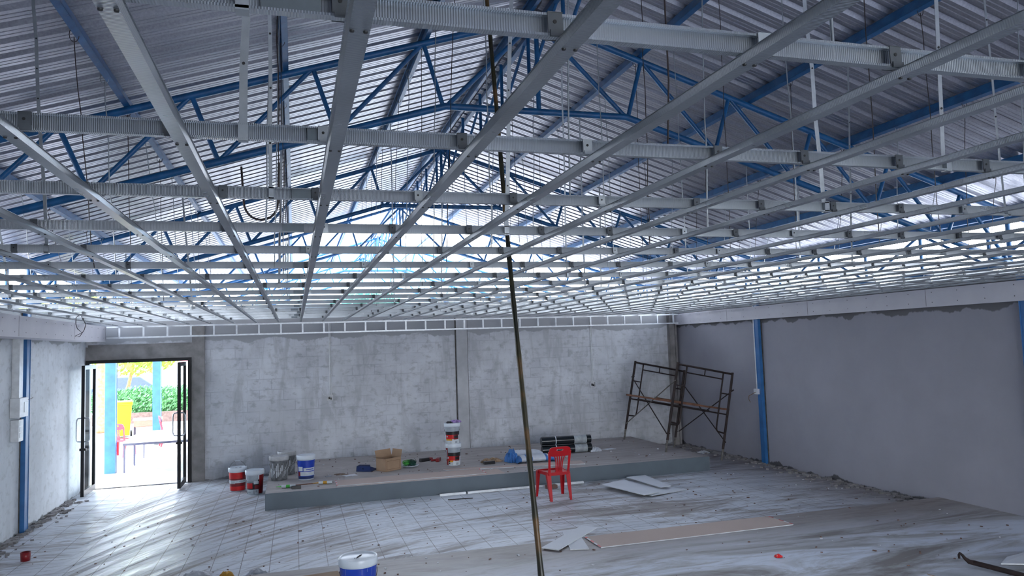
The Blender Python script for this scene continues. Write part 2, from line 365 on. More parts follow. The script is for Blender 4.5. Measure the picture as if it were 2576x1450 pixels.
# ---------------------------------------------------------------- suspended grid
GX = [.115+.4*i for i in range(-8, 21)]; GY = [1.31+.82*j for j in range(16)]
RB = CZ+.020; RH = .045
ordw = ['first','second','third','fourth','fifth','sixth','seventh','eighth','ninth','tenth','eleventh','twelfth','thirteenth','fourteenth','fifteenth','sixteenth','seventeenth','eighteenth','nineteenth','twentieth','twenty-first','twenty-second','twenty-third','twenty-fourth','twenty-fifth','twenty-sixth','twenty-seventh','twenty-eighth','twenty-ninth']
def c_runner(x0, x1):
    b = MB(); t = .0012; fl = .020; lip = .005
    b.box((x0, -t, 0), (x1, 0, RH))                    # web
    b.box((x0, -fl, 0), (x1, -t, t)); b.box((x0, -fl, RH-t), (x1, -t, RH))
    b.box((x0, -fl, t), (x1, -fl+t, lip)); b.box((x0, -fl, RH-lip), (x1, -fl+t, RH-t))
    return b
def channel(y0, y1):
    b = MB(); wd = .021; h = .018; t = .0012
    b.box((-wd+.004, y0, 0), (wd-.004, y1, t)); 
    for s in (-1, 1):
        b.add([(s*(wd-.004), y0, 0), (s*(wd-.004), y1, 0), (s*wd, y1, h), (s*wd, y0, h), (s*(wd-.004), y0, t), (s*(wd-.004), y1, t), (s*(wd-t), y1, h), (s*(wd-t), y0, h)], [(0,1,2,3) if s > 0 else (3,2,1,0), (7,6,5,4) if s > 0 else (4,5,6,7), (3,2,6,7), (0,3,7,4), (1,5,6,2)])
        b.box((s*wd-.003, y0, h-t), (s*wd+.003, y1, h))
    return b
# clip : plate hooked over the runner, tab with a hole folded down in front and feet in the channel
b = MB(); b.box((-.016, -.024, RH), (.014, .004, RH+.0015)); b.box((-.016, -.0225, .006), (.014, -.021, RH+.0015)); b.box((-.016, .003, 0), (.014, .0045, RH)); b.tube([(-.002, -.0222, RH*.6), (-.002, -.0236, RH*.6)], .004, 8, 1)
b.box((-.012, -.026, -.002), (.016, -.020, .010))
CLIPM = b.mesh('clip', [CLIP, DARK]); CLIPM2 = b.mesh('clip', [GALV, DARK])
b = MB(); b.box((-.012, -.012, -.0015), (.012, .012, .0)); 
SCREWM = MB().lathe([(0, -.0035), (.004, -.003), (.0045, 0)], 8).mesh('screw', DARK)
for j, gy in enumerate(GY):
    r = c_runner(-3.275, 8.275).build('main_runner', GALV_X, None, (0, gy, RB))
    tag(r, '%s main runner of the ceiling grid counted from the camera, ribbed galvanised steel' % ordw[j], 'ceiling runner', 'main runners running across the room')
    for i, gx in enumerate(GX):
        inst(CLIPM2 if (i*5+j*j*3) % 7 in (1, 4) else CLIPM, 'clip', r, (gx-.030 if (i*7+j*3) % 5 else gx+.034, 0, 0))
    sx = .02+.045*((j*5) % 3)
    MB().box((sx-.07, -.012, .0015), (sx+.03, -.002, RH-.0015)).build('splice', SPLICE, r)
for i, gx in enumerate(GX):
    r = channel(.15 if 5 <= i <= 14 else .6, 14.88).build('furring_channel', GALV_Y, None, (gx, 0, CZ))
    tag(r, '%s furring channel counted from the left bulkhead, shiny galvanised steel' % ordw[i], 'furring channel', 'furring channels running away from the camera')
    for j, gy in enumerate(GY[:5]):
        for s in (-1, 1): inst(SCREWM, 'screw', r, (s*.012, gy-.012, 0))
# perimeter ladder frame on the back wall
fr = empty('bulkhead_frame', (0, 14.9, 2.70), 'open galvanised stud frame for the bulkhead over the back wall', 'metal frame')
fy = 14.9
for nm, z in (('bottom_track', 0), ('top_track', .195)):
    MB().box((-3.26, 0, z), (8.26, .04, z+.028)).build(nm, STUDW, fr)
for k in range(29):
    x = -3.05+.4*k
    b = MB(); b.box((x-.016, .004, .028), (x+.016, .006, .195)); b.box((x-.016, .004, .028), (x-.0145, .036, .195))
    b.build('stud', STUDW, fr)
    MB().box((x-.012, .04, .003), (x+.012, .248, .02)).build('tie', STUDW, fr)

# ---------------------------------------------------------------- roof
XC, ZA, SL = 2.388, 5.67, .315
ZS = 5.80            # sheet underside at the ridge
def roofz(x, z0=ZS): return z0-SL*abs(x-XC)
def sheet(sgn):
    b = MB(); xs = [XC+sgn*.04, XC+sgn*6.34]; prof = []
    y = -5.0
    while y < 17.2:
        prof += [(y, 0), (y+.040, 0), (y+.046, .006), (y+.052, 0), (y+.088, 0), (y+.094, .006), (y+.100, 0), (y+.135, 0), (y+.160, .034), (y+.190, .034)]
        y += .215
    prof.append((y, 0))
    # small stiffening lines in the pans
    vs = []; fs = []
    for (yy, h) in prof:
        for x in xs: vs.append((x, yy, roofz(x)+h))
    for i in range(len(prof)-1): fs.append((2*i, 2*i+1, 2*i+3, 2*i+2) if sgn > 0 else (2*i, 2*i+2, 2*i+3, 2*i+1))
    b.add(vs, fs); o = b.build('ceiling', ROOF); tag(o, kind='structure')
    md = o.modifiers.new('thickness', 'SOLIDIFY'); md.thickness = .0015; md.offset = 1
sheet(-1); sheet(1)
b = MB(); y = 17.35  # awning strip on the left slope, added to shade the veranda
while y < 24:
    vs = []
    for yy, h in ((y, 0), (y+.135, 0), (y+.160, .034), (y+.190, .034), (y+.215, 0)):
        for x in (-.2, XC-6.34): vs.append((x, yy, roofz(x)+h))
    b.add(vs, [(2*i, 2*i+2, 2*i+3, 2*i+1) for i in range(4)]); y += .215
tag(b.build('ceiling', ROOF), kind='structure').modifiers.new('thickness', 'SOLIDIFY').thickness = .0015
b = MB()
for s in (-1, 1):
    x0, x1 = XC, XC+s*.28
    b.add([(x0, -5, roofz(x0)+.05), (x1, -5, roofz(x1)+.04), (x1, 17.2, roofz(x1)+.04), (x0, 17.2, roofz(x0)+.05)], [(0, 1, 2, 3) if s > 0 else (3, 2, 1, 0)])
o = b.build('trim_6', ROOF); tag(o, kind='structure')
o.modifiers.new('thickness', 'SOLIDIFY').thickness = .002
# purlins
def purlin(x, y0=-5.0, y1=27.6, label='', hgt=.10):
    s = 1 if x > XC else -1; ang = -s*math.atan(SL) if abs(x-XC) > .01 else 0
    b = MB(); t = .0025; wd = .05
    M = Matrix.Rotation(-ang if False else math.atan(SL)*s, 4, 'Y')
    q = -s
    b.box((-wd/2, y0, -hgt), (wd/2, y1, -hgt+t), 0, M); b.box((-wd/2, y0, -t), (wd/2, y1, 0), 0, M)
    xw = wd/2*q
    b.box((min(xw, xw-q*t), y0, -hgt), (max(xw, xw-q*t), y1, 0), 0, M)
    b.box((min(-xw, -xw+q*t), y0, -hgt+t), (max(-xw, -xw+q*t), y1, -hgt+.015), 0, M); b.box((min(-xw, -xw+q*t), y0, -.015), (max(-xw, -xw+q*t), y1, -t), 0, M)
    o = b.build('roof_purlin', BLUE, None, (x, 0, roofz(x)-.001)); tag(o, label, 'purlin', 'blue roof purlins under the corrugated sheets')
PX = []
sidew = {-1: 'left', 1: 'right'}
for s in (-1, 1):
    purlin(XC+s*.115, label='blue steel ridge purlin on the %s of the ridge line' % sidew[s])
    for k in range(5):
        x = XC+s*(1.16+1.31*k) if k < 4 else XC+s*6.22
        PX.append(x)
        lab = 'blue steel roof purlin, %s from the ridge on the %s slope' % (ordw[k], sidew[s]) if k < 4 else 'blue eave purlin along the lower edge of the %s roof slope' % sidew[s]
        purlin(x, label=lab)
# trusses
def pipe(a, b_, r, name, parent, n=10, mat=None):
    return MB().tube([a, b_], r, n).build(name, mat or BLUE, parent)
def make_truss():
    t = empty('roof_truss', (XC, 6.92, 0), '', 'roof truss', 'blue tubular roof trusses')
    top = lambda x: ZA-SL*abs(x); bot = lambda x: 4.69-.305*max(0, abs(x)-.96)
    for s in (-1, 1): pipe((0, 0, ZA-.005), (s*6.3, 0, top(6.3)), .034, 'top_chord', t, 12)
    MB().tube([(-6.02, 0, bot(6.02)), (-.96, 0, 4.69), (.96, 0, 4.69), (6.02, 0, bot(6.02))], .034, 12).build('bottom_chord', BLUE, t)
    pipe((0, 0, ZA), (0, 0, 4.69), .024, 'king_post', t)
    for s in (-1, 1):
        pipe((0, 0, ZA-.03), (s*.94, 0, 4.70), .024, 'strut', t)
        for k in range(5):
            ti = 1.16+1.04*k; bi = .98+1.02*k; bj = .98+1.02*(k+1)
            pipe((s*ti, 0, top(ti)), (s*bi, 0, bot(bi)), .022, 'strut', t)
            if k < 5: pipe((s*ti, 0, top(ti)), (s*min(bj, 6.0), 0, bot(min(bj, 6.0))), .022, 'strut', t)
        pipe((s*6.02, 0, bot(6.02)), (s*6.02, 0, top(6.02)), .03, 'end_post', t)
        MB().tube([(s*.06, 0, ZA-.04), (s*-.0, 0, ZA+.02)], .05, 6).build('gusset', BLUE, t) if s > 0 else None
    return t
tr = make_truss()
tl = ['nearest blue roof truss, above the front half of the room', 'second blue roof truss, above the platform front edge', 'third blue roof truss, just beyond the back wall', 'fourth blue roof truss, bare against the sky behind the building', 'farthest blue roof truss, bare against the sky at the end of the frame']
for k in range(5):
    o = tr if k == 0 else copy_tree(tr)
    o.location = (XC, (6.92, 12.03, 17.14, 22.25, 27.36)[k], 0); o['label'] = tl[k]
# ridge girder and eave girders
g = empty('ridge_girder', (XC, 0, 5.08), 'slim blue lattice girder hanging lengthwise under the ridge', 'girder')
MB().tube([(0, 1.0, 0), (0, 27.3, 0)], .016, 8).build('chord', BLUE, g)
k = 0; y = 1.94
while y < 27.3:
    pipe((0, y, 0), (0, y, .60), .020, 'post', g, 8); pipe((0, y, 0), (.10, y-.62, .60), .018, 'diagonal', g, 8); y += 1.05
for s, x in ((1, 8.41), (-1, -3.70)):
    g = empty('eave_girder', (x, 0, 3.09), 'blue lattice girder on top of the %s wall below the eave' % sidew[s], 'girder', None)
    gy0 = 4.3 if s > 0 else 6.3
    MB().tube([(0, gy0, .05), (0, 27.3, .05)], .028, 8).build('bottom_chord', BLUE, g); MB().tube([(0, gy0, .60), (0, 27.3, .60)], .028, 8).build('top_chord', BLUE, g)
    y = 5.1 if s > 0 else 7.2; k = 0
    while y < 27.2:
        pipe((0, y, .05), (0, y, .60), .024, 'post', g, 8)
        if y+1.05 < 27.3: pipe((0, y+(1.05 if k % 2 else 0), .05), (0, y+(0 if k % 2 else 1.05), .60), .020, 'diagonal', g, 8)
        y += 1.05; k += 1
# columns
def column(x, y, z1, label, wd=.15, dp=.06, base=0):
    s = -1 if x > 0 else 1
    b = MB(); b.box((x, y-wd/2, base), (x+s*dp, y+wd/2, z1))
    b.box((x+s*dp, y-wd/2, base), (x+s*(dp+.006), y-wd/2+.012, z1)); b.box((x+s*dp, y+wd/2-.012, base), (x+s*(dp+.006), y+wd/2, z1))
    o = b.build('steel_column', COLUMN_BLUE)
    if y < 15:
        g = MB(); g.box((x, y-wd/2-.03, base), (x+s*.008, y-wd/2-.001, z1)); g.box((x, y+wd/2+.001, base), (x+s*.008, y+wd/2+.02, z1)); g.build('mortar_joint', DARKG, o)
    tag(o, label, 'column', 'blue steel columns'); return o
column(XR-.001, 12.06, 3.05, 'blue steel column with white conduit set in the right wall', .12)
column(XR-.001, 6.70, 3.05, 'blue steel column at the right edge of the photo', .16, base=.1)
column(XL+.001, 11.93, 3.05, 'blue steel column in the left wall next to the electrical box', .16)
column(XL-.10, 17.14, 3.10, 'pale blue outdoor column just behind the open glass door', .16, .19)
column(XL-.06, 22.25, 3.10, 'farther blue outdoor column seen through the doorway with wires on it', .18, .19)
# ceiling hangers
def hanger(kind, x, y, tx, tz, seed):
    rnd = random.Random(seed); b = MB(); z0 = RB+.004; n = 9
    if kind == 0:      # punched strap
        wd = .007+.002*(seed % 3); pts = [(x+(tx-x)*i/n+rnd.uniform(-.004, .004), y+rnd.uniform(-.003, .003), z0+(tz-z0)*i/n) for i in range(n+1)]
        for a, c in zip(pts[:-1], pts[1:]):
            vs = [(a[0]-wd, a[1]-.0008, a[2]-.004), (a[0]+wd, a[1]-.0008, a[2]-.004), (c[0]+wd, c[1]-.0008, c[2]), (c[0]-wd, c[1]-.0008, c[2])]
            b.add(vs+[(v[0], v[1]+.0016, v[2]) for v in vs], [(0,1,2,3), (7,6,5,4), (0,3,7,4), (1,5,6,2)])
        for i in range(1, 8):
            a = pts[i]; b.tube([(a[0], a[1]-.0035, a[2]), (a[0], a[1]+.0035, a[2])], .0045, 6, 1)
        b.box((x-wd-.002, y-.024, RB-.003), (x+wd+.002, y+.003, RB+RH+.003), 0)
    else:
        pts = [(x+(tx-x)*i/n+rnd.uniform(-.006, .006), y+rnd.uniform(-.006, .006), z0+(tz-z0)*i/n) for i in range(n+1)]
        b.tube(pts, .0032 if kind == 1 else .0042, 5)
        lp = [(tx+.03*math.cos(a), y+.0, tz+.02+.05*math.sin(a)+.0) for a in [PI*q/6+PI for q in range(13)]]
        b.tube(lp, .0025, 5, cap=False)
    o = b.build('ceiling_hanger', [(GALV, WIREB, GALV)[kind], DARK])
    return o
for j, gy in enumerate(GY):
    for q in range(-2, 7):
        x = -.13+1.22*q+((1-j % 2)*.05) + (.09 if (j*q) % 3 == 1 else 0)
        if not -3.2 < x < 8.2 or (j == 0 and q < 0): continue
        tx = min(PX, key=lambda p: abs(p-x)); tz = roofz(tx)-.108
        if abs(XC-x) < .6: tx = XC+.0; tz = 5.06
        kind = (0 if (j in (1, 2) and q % 2 == 0) or (j*3+q*5) % 7 == 0 else 1+(j+q) % 2)
        tx = max(min(tx, x+.35), x-.35); tz = roofz(tx)-.003 if abs(tx-x) > .34 else tz
        o = hanger(kind, x, gy+.004, tx, tz, j*31+q+40)
        if kind == 0: tag(o, 'flat punched galvanised hanger strap holding a ceiling runner', 'hanger', 'flat punched ceiling hanger straps')
        elif kind == 1: tag(o, 'thin dark twisted wire holding a ceiling runner', 'hanger', 'thin dark ceiling hanger wires')
        else: tag(o, 'thin bright wire rod holding a ceiling runner', 'hanger', 'thin bright ceiling hanger rods')

# ---------------------------------------------------------------- door
D = empty('door_1', (0, 15.1, 0), None, None, kind='structure')
b = MB(); b.box((-3.64, .02, 0), (-3.575, .12, 2.32)); b.box((-1.93, .02, 0), (-1.865, .12, 2.32)); b.box((-3.575, .02, 2.26), (-1.93, .12, 2.32)); b.box((-3.575, .05, 0), (-1.93, .09, .012))
b.build('door_frame', BFRAME, D)
def leaf(x, y0, y1):
    b = MB(); t = .026
    b.box((x-t, y0, .03), (x+t, y0+.05, 2.24)); b.box((x-t, y1-.05, .03), (x+t, y1, 2.24))
    b.box((x-t, y0+.05, .03), (x+t, y1-.05, .13)); b.box((x-t, y0+.05, 2.17), (x+t, y1-.05, 2.24))
    L = b.build('door_leaf', BFRAME, D)
    MB().box((x-.004, y0+.05, .13), (x+.004, y1-.05, 2.17)).build('glass_pane', GLASS, L)
    for s in (-1, 1):
        pts = [(x+s*t, y0+.025, .95), (x+s*.08, y0+.025, .955), (x+s*.095, y0+.025, .98), (x+s*.10, y0+.025, 1.02), (x+s*.10, y0+.025, 1.28), (x+s*.095, y0+.025, 1.32), (x+s*.08, y0+.025, 1.345), (x+s*t, y0+.025, 1.35)]
        MB().tube(pts, .011, 8).build('pull_handle', CHROME, L)
    MB().box((x-.05, y0+.01, .80), (x+.05, y0+.04, .84)).build('lock', BFRAME, L)
leaf(-3.47, -.83, -.06); leaf(-1.975, -.76, -.02)

# ---------------------------------------------------------------- electrical fittings
def conduit(x, y, z0, z1, label, box=True, wall='b', tail=0):
    o = empty('conduit', (x, y, z0), label, 'conduit')
    MB().tube([(0, 0, .06), (0, 0, z1-z0)], .011, 8).build('pipe', PVC, o)
    if wall == 'b':
        MB().tube([(.026, .004, .06), (.026, .004, z1-z0)], .007, 6).build('pipe', PVC, o)
        b = MB(); b.box((-.06, -.03, -.05), (.06, .02, -.042)); b.box((-.06, -.03, .06), (.06, .02, .068)); b.box((-.06, -.03, -.05), (-.052, .02, .068)); b.box((.052, -.03, -.05), (.06, .02, .068)); b.box((-.06, .01, -.05), (.06, .02, .068))
        b.build('box', PVC, o); MB().box((-.03, -.028, -.02), (.0, -.006, .03)).box((.008, -.028, -.03), (.03, -.006, .01)).build('socket', DARK, o)
        MB().tube([(-.01, -.03, .02), (-.12, -.05, .07), (-.15, -.05, .14), (-.19, -.04, .2)], .004, 5).build('wire', PVC, o)
    else:
        b = MB(); b.box((-.035, -.06, -.04), (.02, .06, .06)); b.build('box', PVC, o)
        MB().tube([(-.03, .0, .0), (-.06, .10, -.05), (-.07, .17, -.08), (-.07, .18, -.14), (-.06, .15, -.2)], .006, 6).build('wire', CARDI, o)
conduit(.66, YB-.012, 1.42, 2.9, 'twin white conduit ending in an open socket box left of the pilaster')
conduit(6.25, YB-.012, 1.42, 2.9, 'twin white conduit ending in an open socket box right of the pilaster')
conduit(XR-.07, 12.13, 1.32, 3.0, 'white conduit with a box and loose wire on the blue right wall column', wall='r')
o = empty('breaker_box', (XL+.003, 11.62, 1.3), 'white electrical box with trunking beside the blue left wall column', 'electrical box')
b = MB(); b.box((0, -.14, .34), (.09, .0, 2.0-.6)); b.build('trunking', PVC, o)
bevel(MB().box((0, -.20, .30), (.12, .13, .56)).build('upper_box', PVC, o)); MB().box((.12, -.03, .36), (.124, .10, .50)).build('cover', GLAB, o)
bevel(MB().box((0, -.16, -.02), (.10, .02, .27)).build('lower_box', PVC, o)); 
for z in (.03, .11, .19): MB().box((.10, -.12, z), (.104, -.02, z+.06)).build('module', WLAB, o)
MB().tube([(.1, .08, .52), (.14, .16, .53), (.15, .22, .545)], .003, 5).build('wire', WIREB, o)

# ---------------------------------------------------------------- buckets
def bucket(loc, style, label, h=.40, r0=.125, r1=.145, handle='down', face=None, group='paint and cement buckets'):
    if face is None: face = math.atan2(-loc[1], -loc[0])+.08
    o = empty('bucket', loc, label, 'bucket', group)
    body = {'grey': GREYD}.get(style, WHITEP)
    b = MB(); b.lathe([(0, 0), (r0-.006, 0), (r0, .006), (r1, h-.05), (r1+.004, h-.045), (r1+.004, h-.02)], 36); b.build('body', body, o)
    lw = GREYP if style == 'grey' else WHITEP
    b = MB(); R = r1+.010
    b.lathe([(r1-.002, h-.075), (R-.002, h-.073), (R-.001, h-.055), (R, h-.052), (R, h-.01), (R-.003, h-.002), (R-.010, h), (R-.022, h-.001), (R-.026, h-.010), (R-.03, h-.012), (0, h-.011)], 40)
    b.build('lid', lw, o)
    b = MB(); P = lambda a0, a1, za, zb, mi, off=.0012: b.patch(r0, .006, r1, h-.05, face+a0, face+a1, za*h, zb*h, mi, off)
    mats = [REDL, DRED, BLACK, YEL, WLAB, GLAB, BLUEP, NAVY]
    if style == 'red':
        P(-PI, PI, .03, .80, 1); P(-1.4, .5, .55, .80, 0, .002); P(-1.6, 1.2, .36, .48, 4, .002); P(-1.5, 1.0, .04, .22, 0, .002); P(-1.4, -.4, .335, .35, 4, .003)
        for k in range(12): P(-1.2+.18*k, -1.1+.18*k, .40, .445, 5, .003)
    elif style == 'dark':
        P(-1.6, .45, .03, .62, 2); P(.45, 1.5, .03, .80, 1); P(-1.2, .3, .54, .80, 5, .002); P(-1.2, -.35, .26, .48, 0, .002); P(-.1, .6, .24, .40, 1, .002); P(-.2, .38, .44, .56, 4, .003); P(-1.2, .4, .02, .22, 4, .002)
        P(-.2, -.15, .03, .2, 2, .003); P(.0, .22, .10, .19, 5, .003); P(-1.1, -.6, .1, .13, 5, .003); P(-1.15, .1, .50, .52, 4, .003)
    elif style == 'blur':
        P(-1.25, 1.3, .02, .82, 4); P(-1.25, 1.3, .60, .82, 5, .002); P(-1.2, 1.25, .42, .60, 2, .002); P(-1.1, .1, .24, .44, 0, .003); P(.1, .9, .22, .44, 1, .003); P(-1.1, -.1, .17, .25, 3, .003); P(.2, .8, .28, .40, 2, .004); P(-.95, -.75, .33, .40, 4, .004)
        P(.3, .7, .04, .14, 5, .003); P(-.3, -.25, .03, .16, 5, .003)
        if handle == 'side': P(-1.35, -.85, .03, .82, 1, .0035); P(-1.25, -1.0, .30, .72, 5, .005); P(-.75, -.55, .18, .24, 2, .004); P(-.75, -.55, .09, .15, 2, .004)
    elif style == 'blue':
        P(-1.5, 1.5, .10, .80, 6); P(-1.5, 1.5, .05, .16, 7, .002); P(-1.2, -.5, .38, .55, 4, .003); P(-.4, 1.2, .37, .50, 4, .0025); P(-.85, 1.2, .18, .34, 4, .003); P(-1.25, -.85, .17, .34, 1, .0035)
        for k in range(4): P(-.7, .9-.1*k, .205+.03*k, .215+.03*k, 5, .004)
        P(-.1, .9, .42, .45, 6, .004)
    elif style == 'blue2':
        P(-PI, PI, .05, .85, 6)
        for k in (0, 1, 4, 5, 6): P(-1.2+.31*k, -1.19+.31*k, .62+.05*(k % 3), .80, 4, .002)
        P(-1.1, .2, .30, .62, 7, .002)
    elif style == 'grey':
        for k in range(26): P(-1.9+.15*k, -1.86+.15*k+.03*(k % 3), .12+.06*(k % 5), .45+.09*(k % 4), 4, .002)
    if b.v: b.build('label', mats, o)
    # wire handle
    R2 = r1+.008; zc = h-.10
    if handle == 'up': pts = [(-R2*math.cos(t), 0, zc+.21*math.sin(t)) for t in [PI*q/14 for q in range(15)]]
    else: pts = [(-R2*math.cos(t)*math.cos(face+PI/2)+.012*math.sin(t)*math.cos(face), -R2*math.cos(t)*math.sin(face+PI/2)+.012*math.sin(t)*math.sin(face) if False else 0, 0) for t in [0]]
    if handle == 'up':
        hd = MB().tube(pts, .0025, 6).build('handle', WIREB, o); MB().tube([(-.045, 0, zc+.206), (.045, 0, zc+.206)], .009, 8).build('grip', WHITEP, hd)
    else:
        # hanging round the front of the bucket
        pts = []
        for q in range(17):
            t = PI*q/16; a = face-PI/2+t; z = zc-.02-.13*math.sin(t); rr = r0+(r1-r0)*(z/h)+.010
            pts.append((rr*math.cos(a), rr*math.sin(a), z))
        if style in ('grey', 'blue2'): MB().tube(pts, .0028, 6).build('handle', WIREB, o)
        else:
            pts = [(p[0], p[1], p[2]) for p in [( (r0+(r1-r0)*(zc-.02-.1*math.sin(PI*q/16))/h+.009)*math.cos(face+PI/2+PI*q/16), (r0+(r1-r0)*(zc-.02-.1*math.sin(PI*q/16))/h+.009)*math.sin(face+PI/2+PI*q/16), zc-.02-.1*math.sin(PI*q/16)) for q in range(17)]]
            MB().tube(pts, .0028, 6).build('handle', WIREB, o)
    return o
def scribble(parent, z, pts, s=1):
    b = MB()
    for p in pts: b.tube([(x*s, y*s, z) for x, y in p], .003*s, 5)
    b.build('writing', DARK, parent)
o = bucket((-.97, 13.86, 0), 'red', 'red bucket with white lid and raised wire handle on the tiles', handle='up', h=.40)
scribble(o, .390, [[(-.04, -.01), (-.03, .02)], [(-.03, -.01), (-.01, .02)], [(.03, -.01), (.05, .02)], [(.05, .02), (.06, .0)]])
bucket((-.67, 13.42, 0), 'dark', 'white bucket with black and red label beside the platform corner', h=.40)
bucket((-.27, 13.10, .25), 'grey', 'cement-caked grey lidded bucket, front one of two on the platform corner', h=.395, r0=.130, r1=.148)
bucket((-.15, 13.60, .25), 'grey', 'cement-caked grey lidded bucket, rear one of two on the platform corner', h=.40, r0=.130, r1=.148)
bucket((.16, 12.93, .25), 'blue', 'blue bucket with white lid standing on the platform', h=.40, r0=.122, r1=.142)
bucket((2.70, 13.2, .25), 'blur', 'lower of two stacked paint buckets with red and black labels', h=.385, r0=.120, r1=.135, handle='side')
bucket((2.69, 13.2, .63), 'blur', 'upper of two stacked paint buckets with rags on its lid', h=.37, r0=.120, r1=.135)
o = bucket((.53, 7.00, .10), 'blue2', 'blue bucket with wet pale lid cut by the bottom edge of the photo', h=.40, r0=.145, r1=.165, face=-1.5)
scribble(o, .391, [[(-.02, -.04), (.0, -.03), (-.01, -.015)], [(-.01, -.01), (.02, .0), (.0, .012)], [(.005, .02), (.03, .022)], [(.012, .035), (.035, .04), (.03, .055)], [(-.035, -.04), (-.03, -.035)]], 1)
# rags
b = MB(); rnd = random.Random(3)
def crumple(b, c, dx, dy, dz, n=9, rot=0, mi=0, seed=1, M=None):
    rnd = random.Random(seed); vs = []; fs = []
    for i in range(n+1):
        for j in range(n+1):
            u, v = i/n*2-1, j/n*2-1; e = max(0, 1-max(abs(u), abs(v))**3)
            x, y = u*dx*(1+.15*rnd.uniform(-1, 1)), v*dy*(1+.15*rnd.uniform(-1, 1))
            X = c[0]+x*math.cos(rot)-y*math.sin(rot); Y = c[1]+x*math.sin(rot)+y*math.cos(rot)
            vs.append((X, Y, c[2]+e*dz*rnd.uniform(.55, 1.1)+.003))
    k = (n+1)**2; vs2 = [(x, y, c[2]+.001) for x, y, z in vs]
    for i in range(n):
        for j in range(n):
            a = i*(n+1)+j; q = (a, a+n+1, a+n+2, a+1); fs.append(q); fs.append(tuple(k+t for t in reversed(q)))
    b.add(vs+vs2, fs, mi, False); return b
tag(crumple(MB(), (2.75, 13.18, .999), .10, .06, .05, seed=2, rot=.4).build('rag', RAG), 'crumpled lilac cloth lying on the stacked paint buckets', 'rag')
tag(crumple(MB(), (2.63, 13.12, .999), .055, .06, .035, seed=5).build('rag', BLACK), 'crumpled black cloth lying on the stacked paint buckets', 'rag')

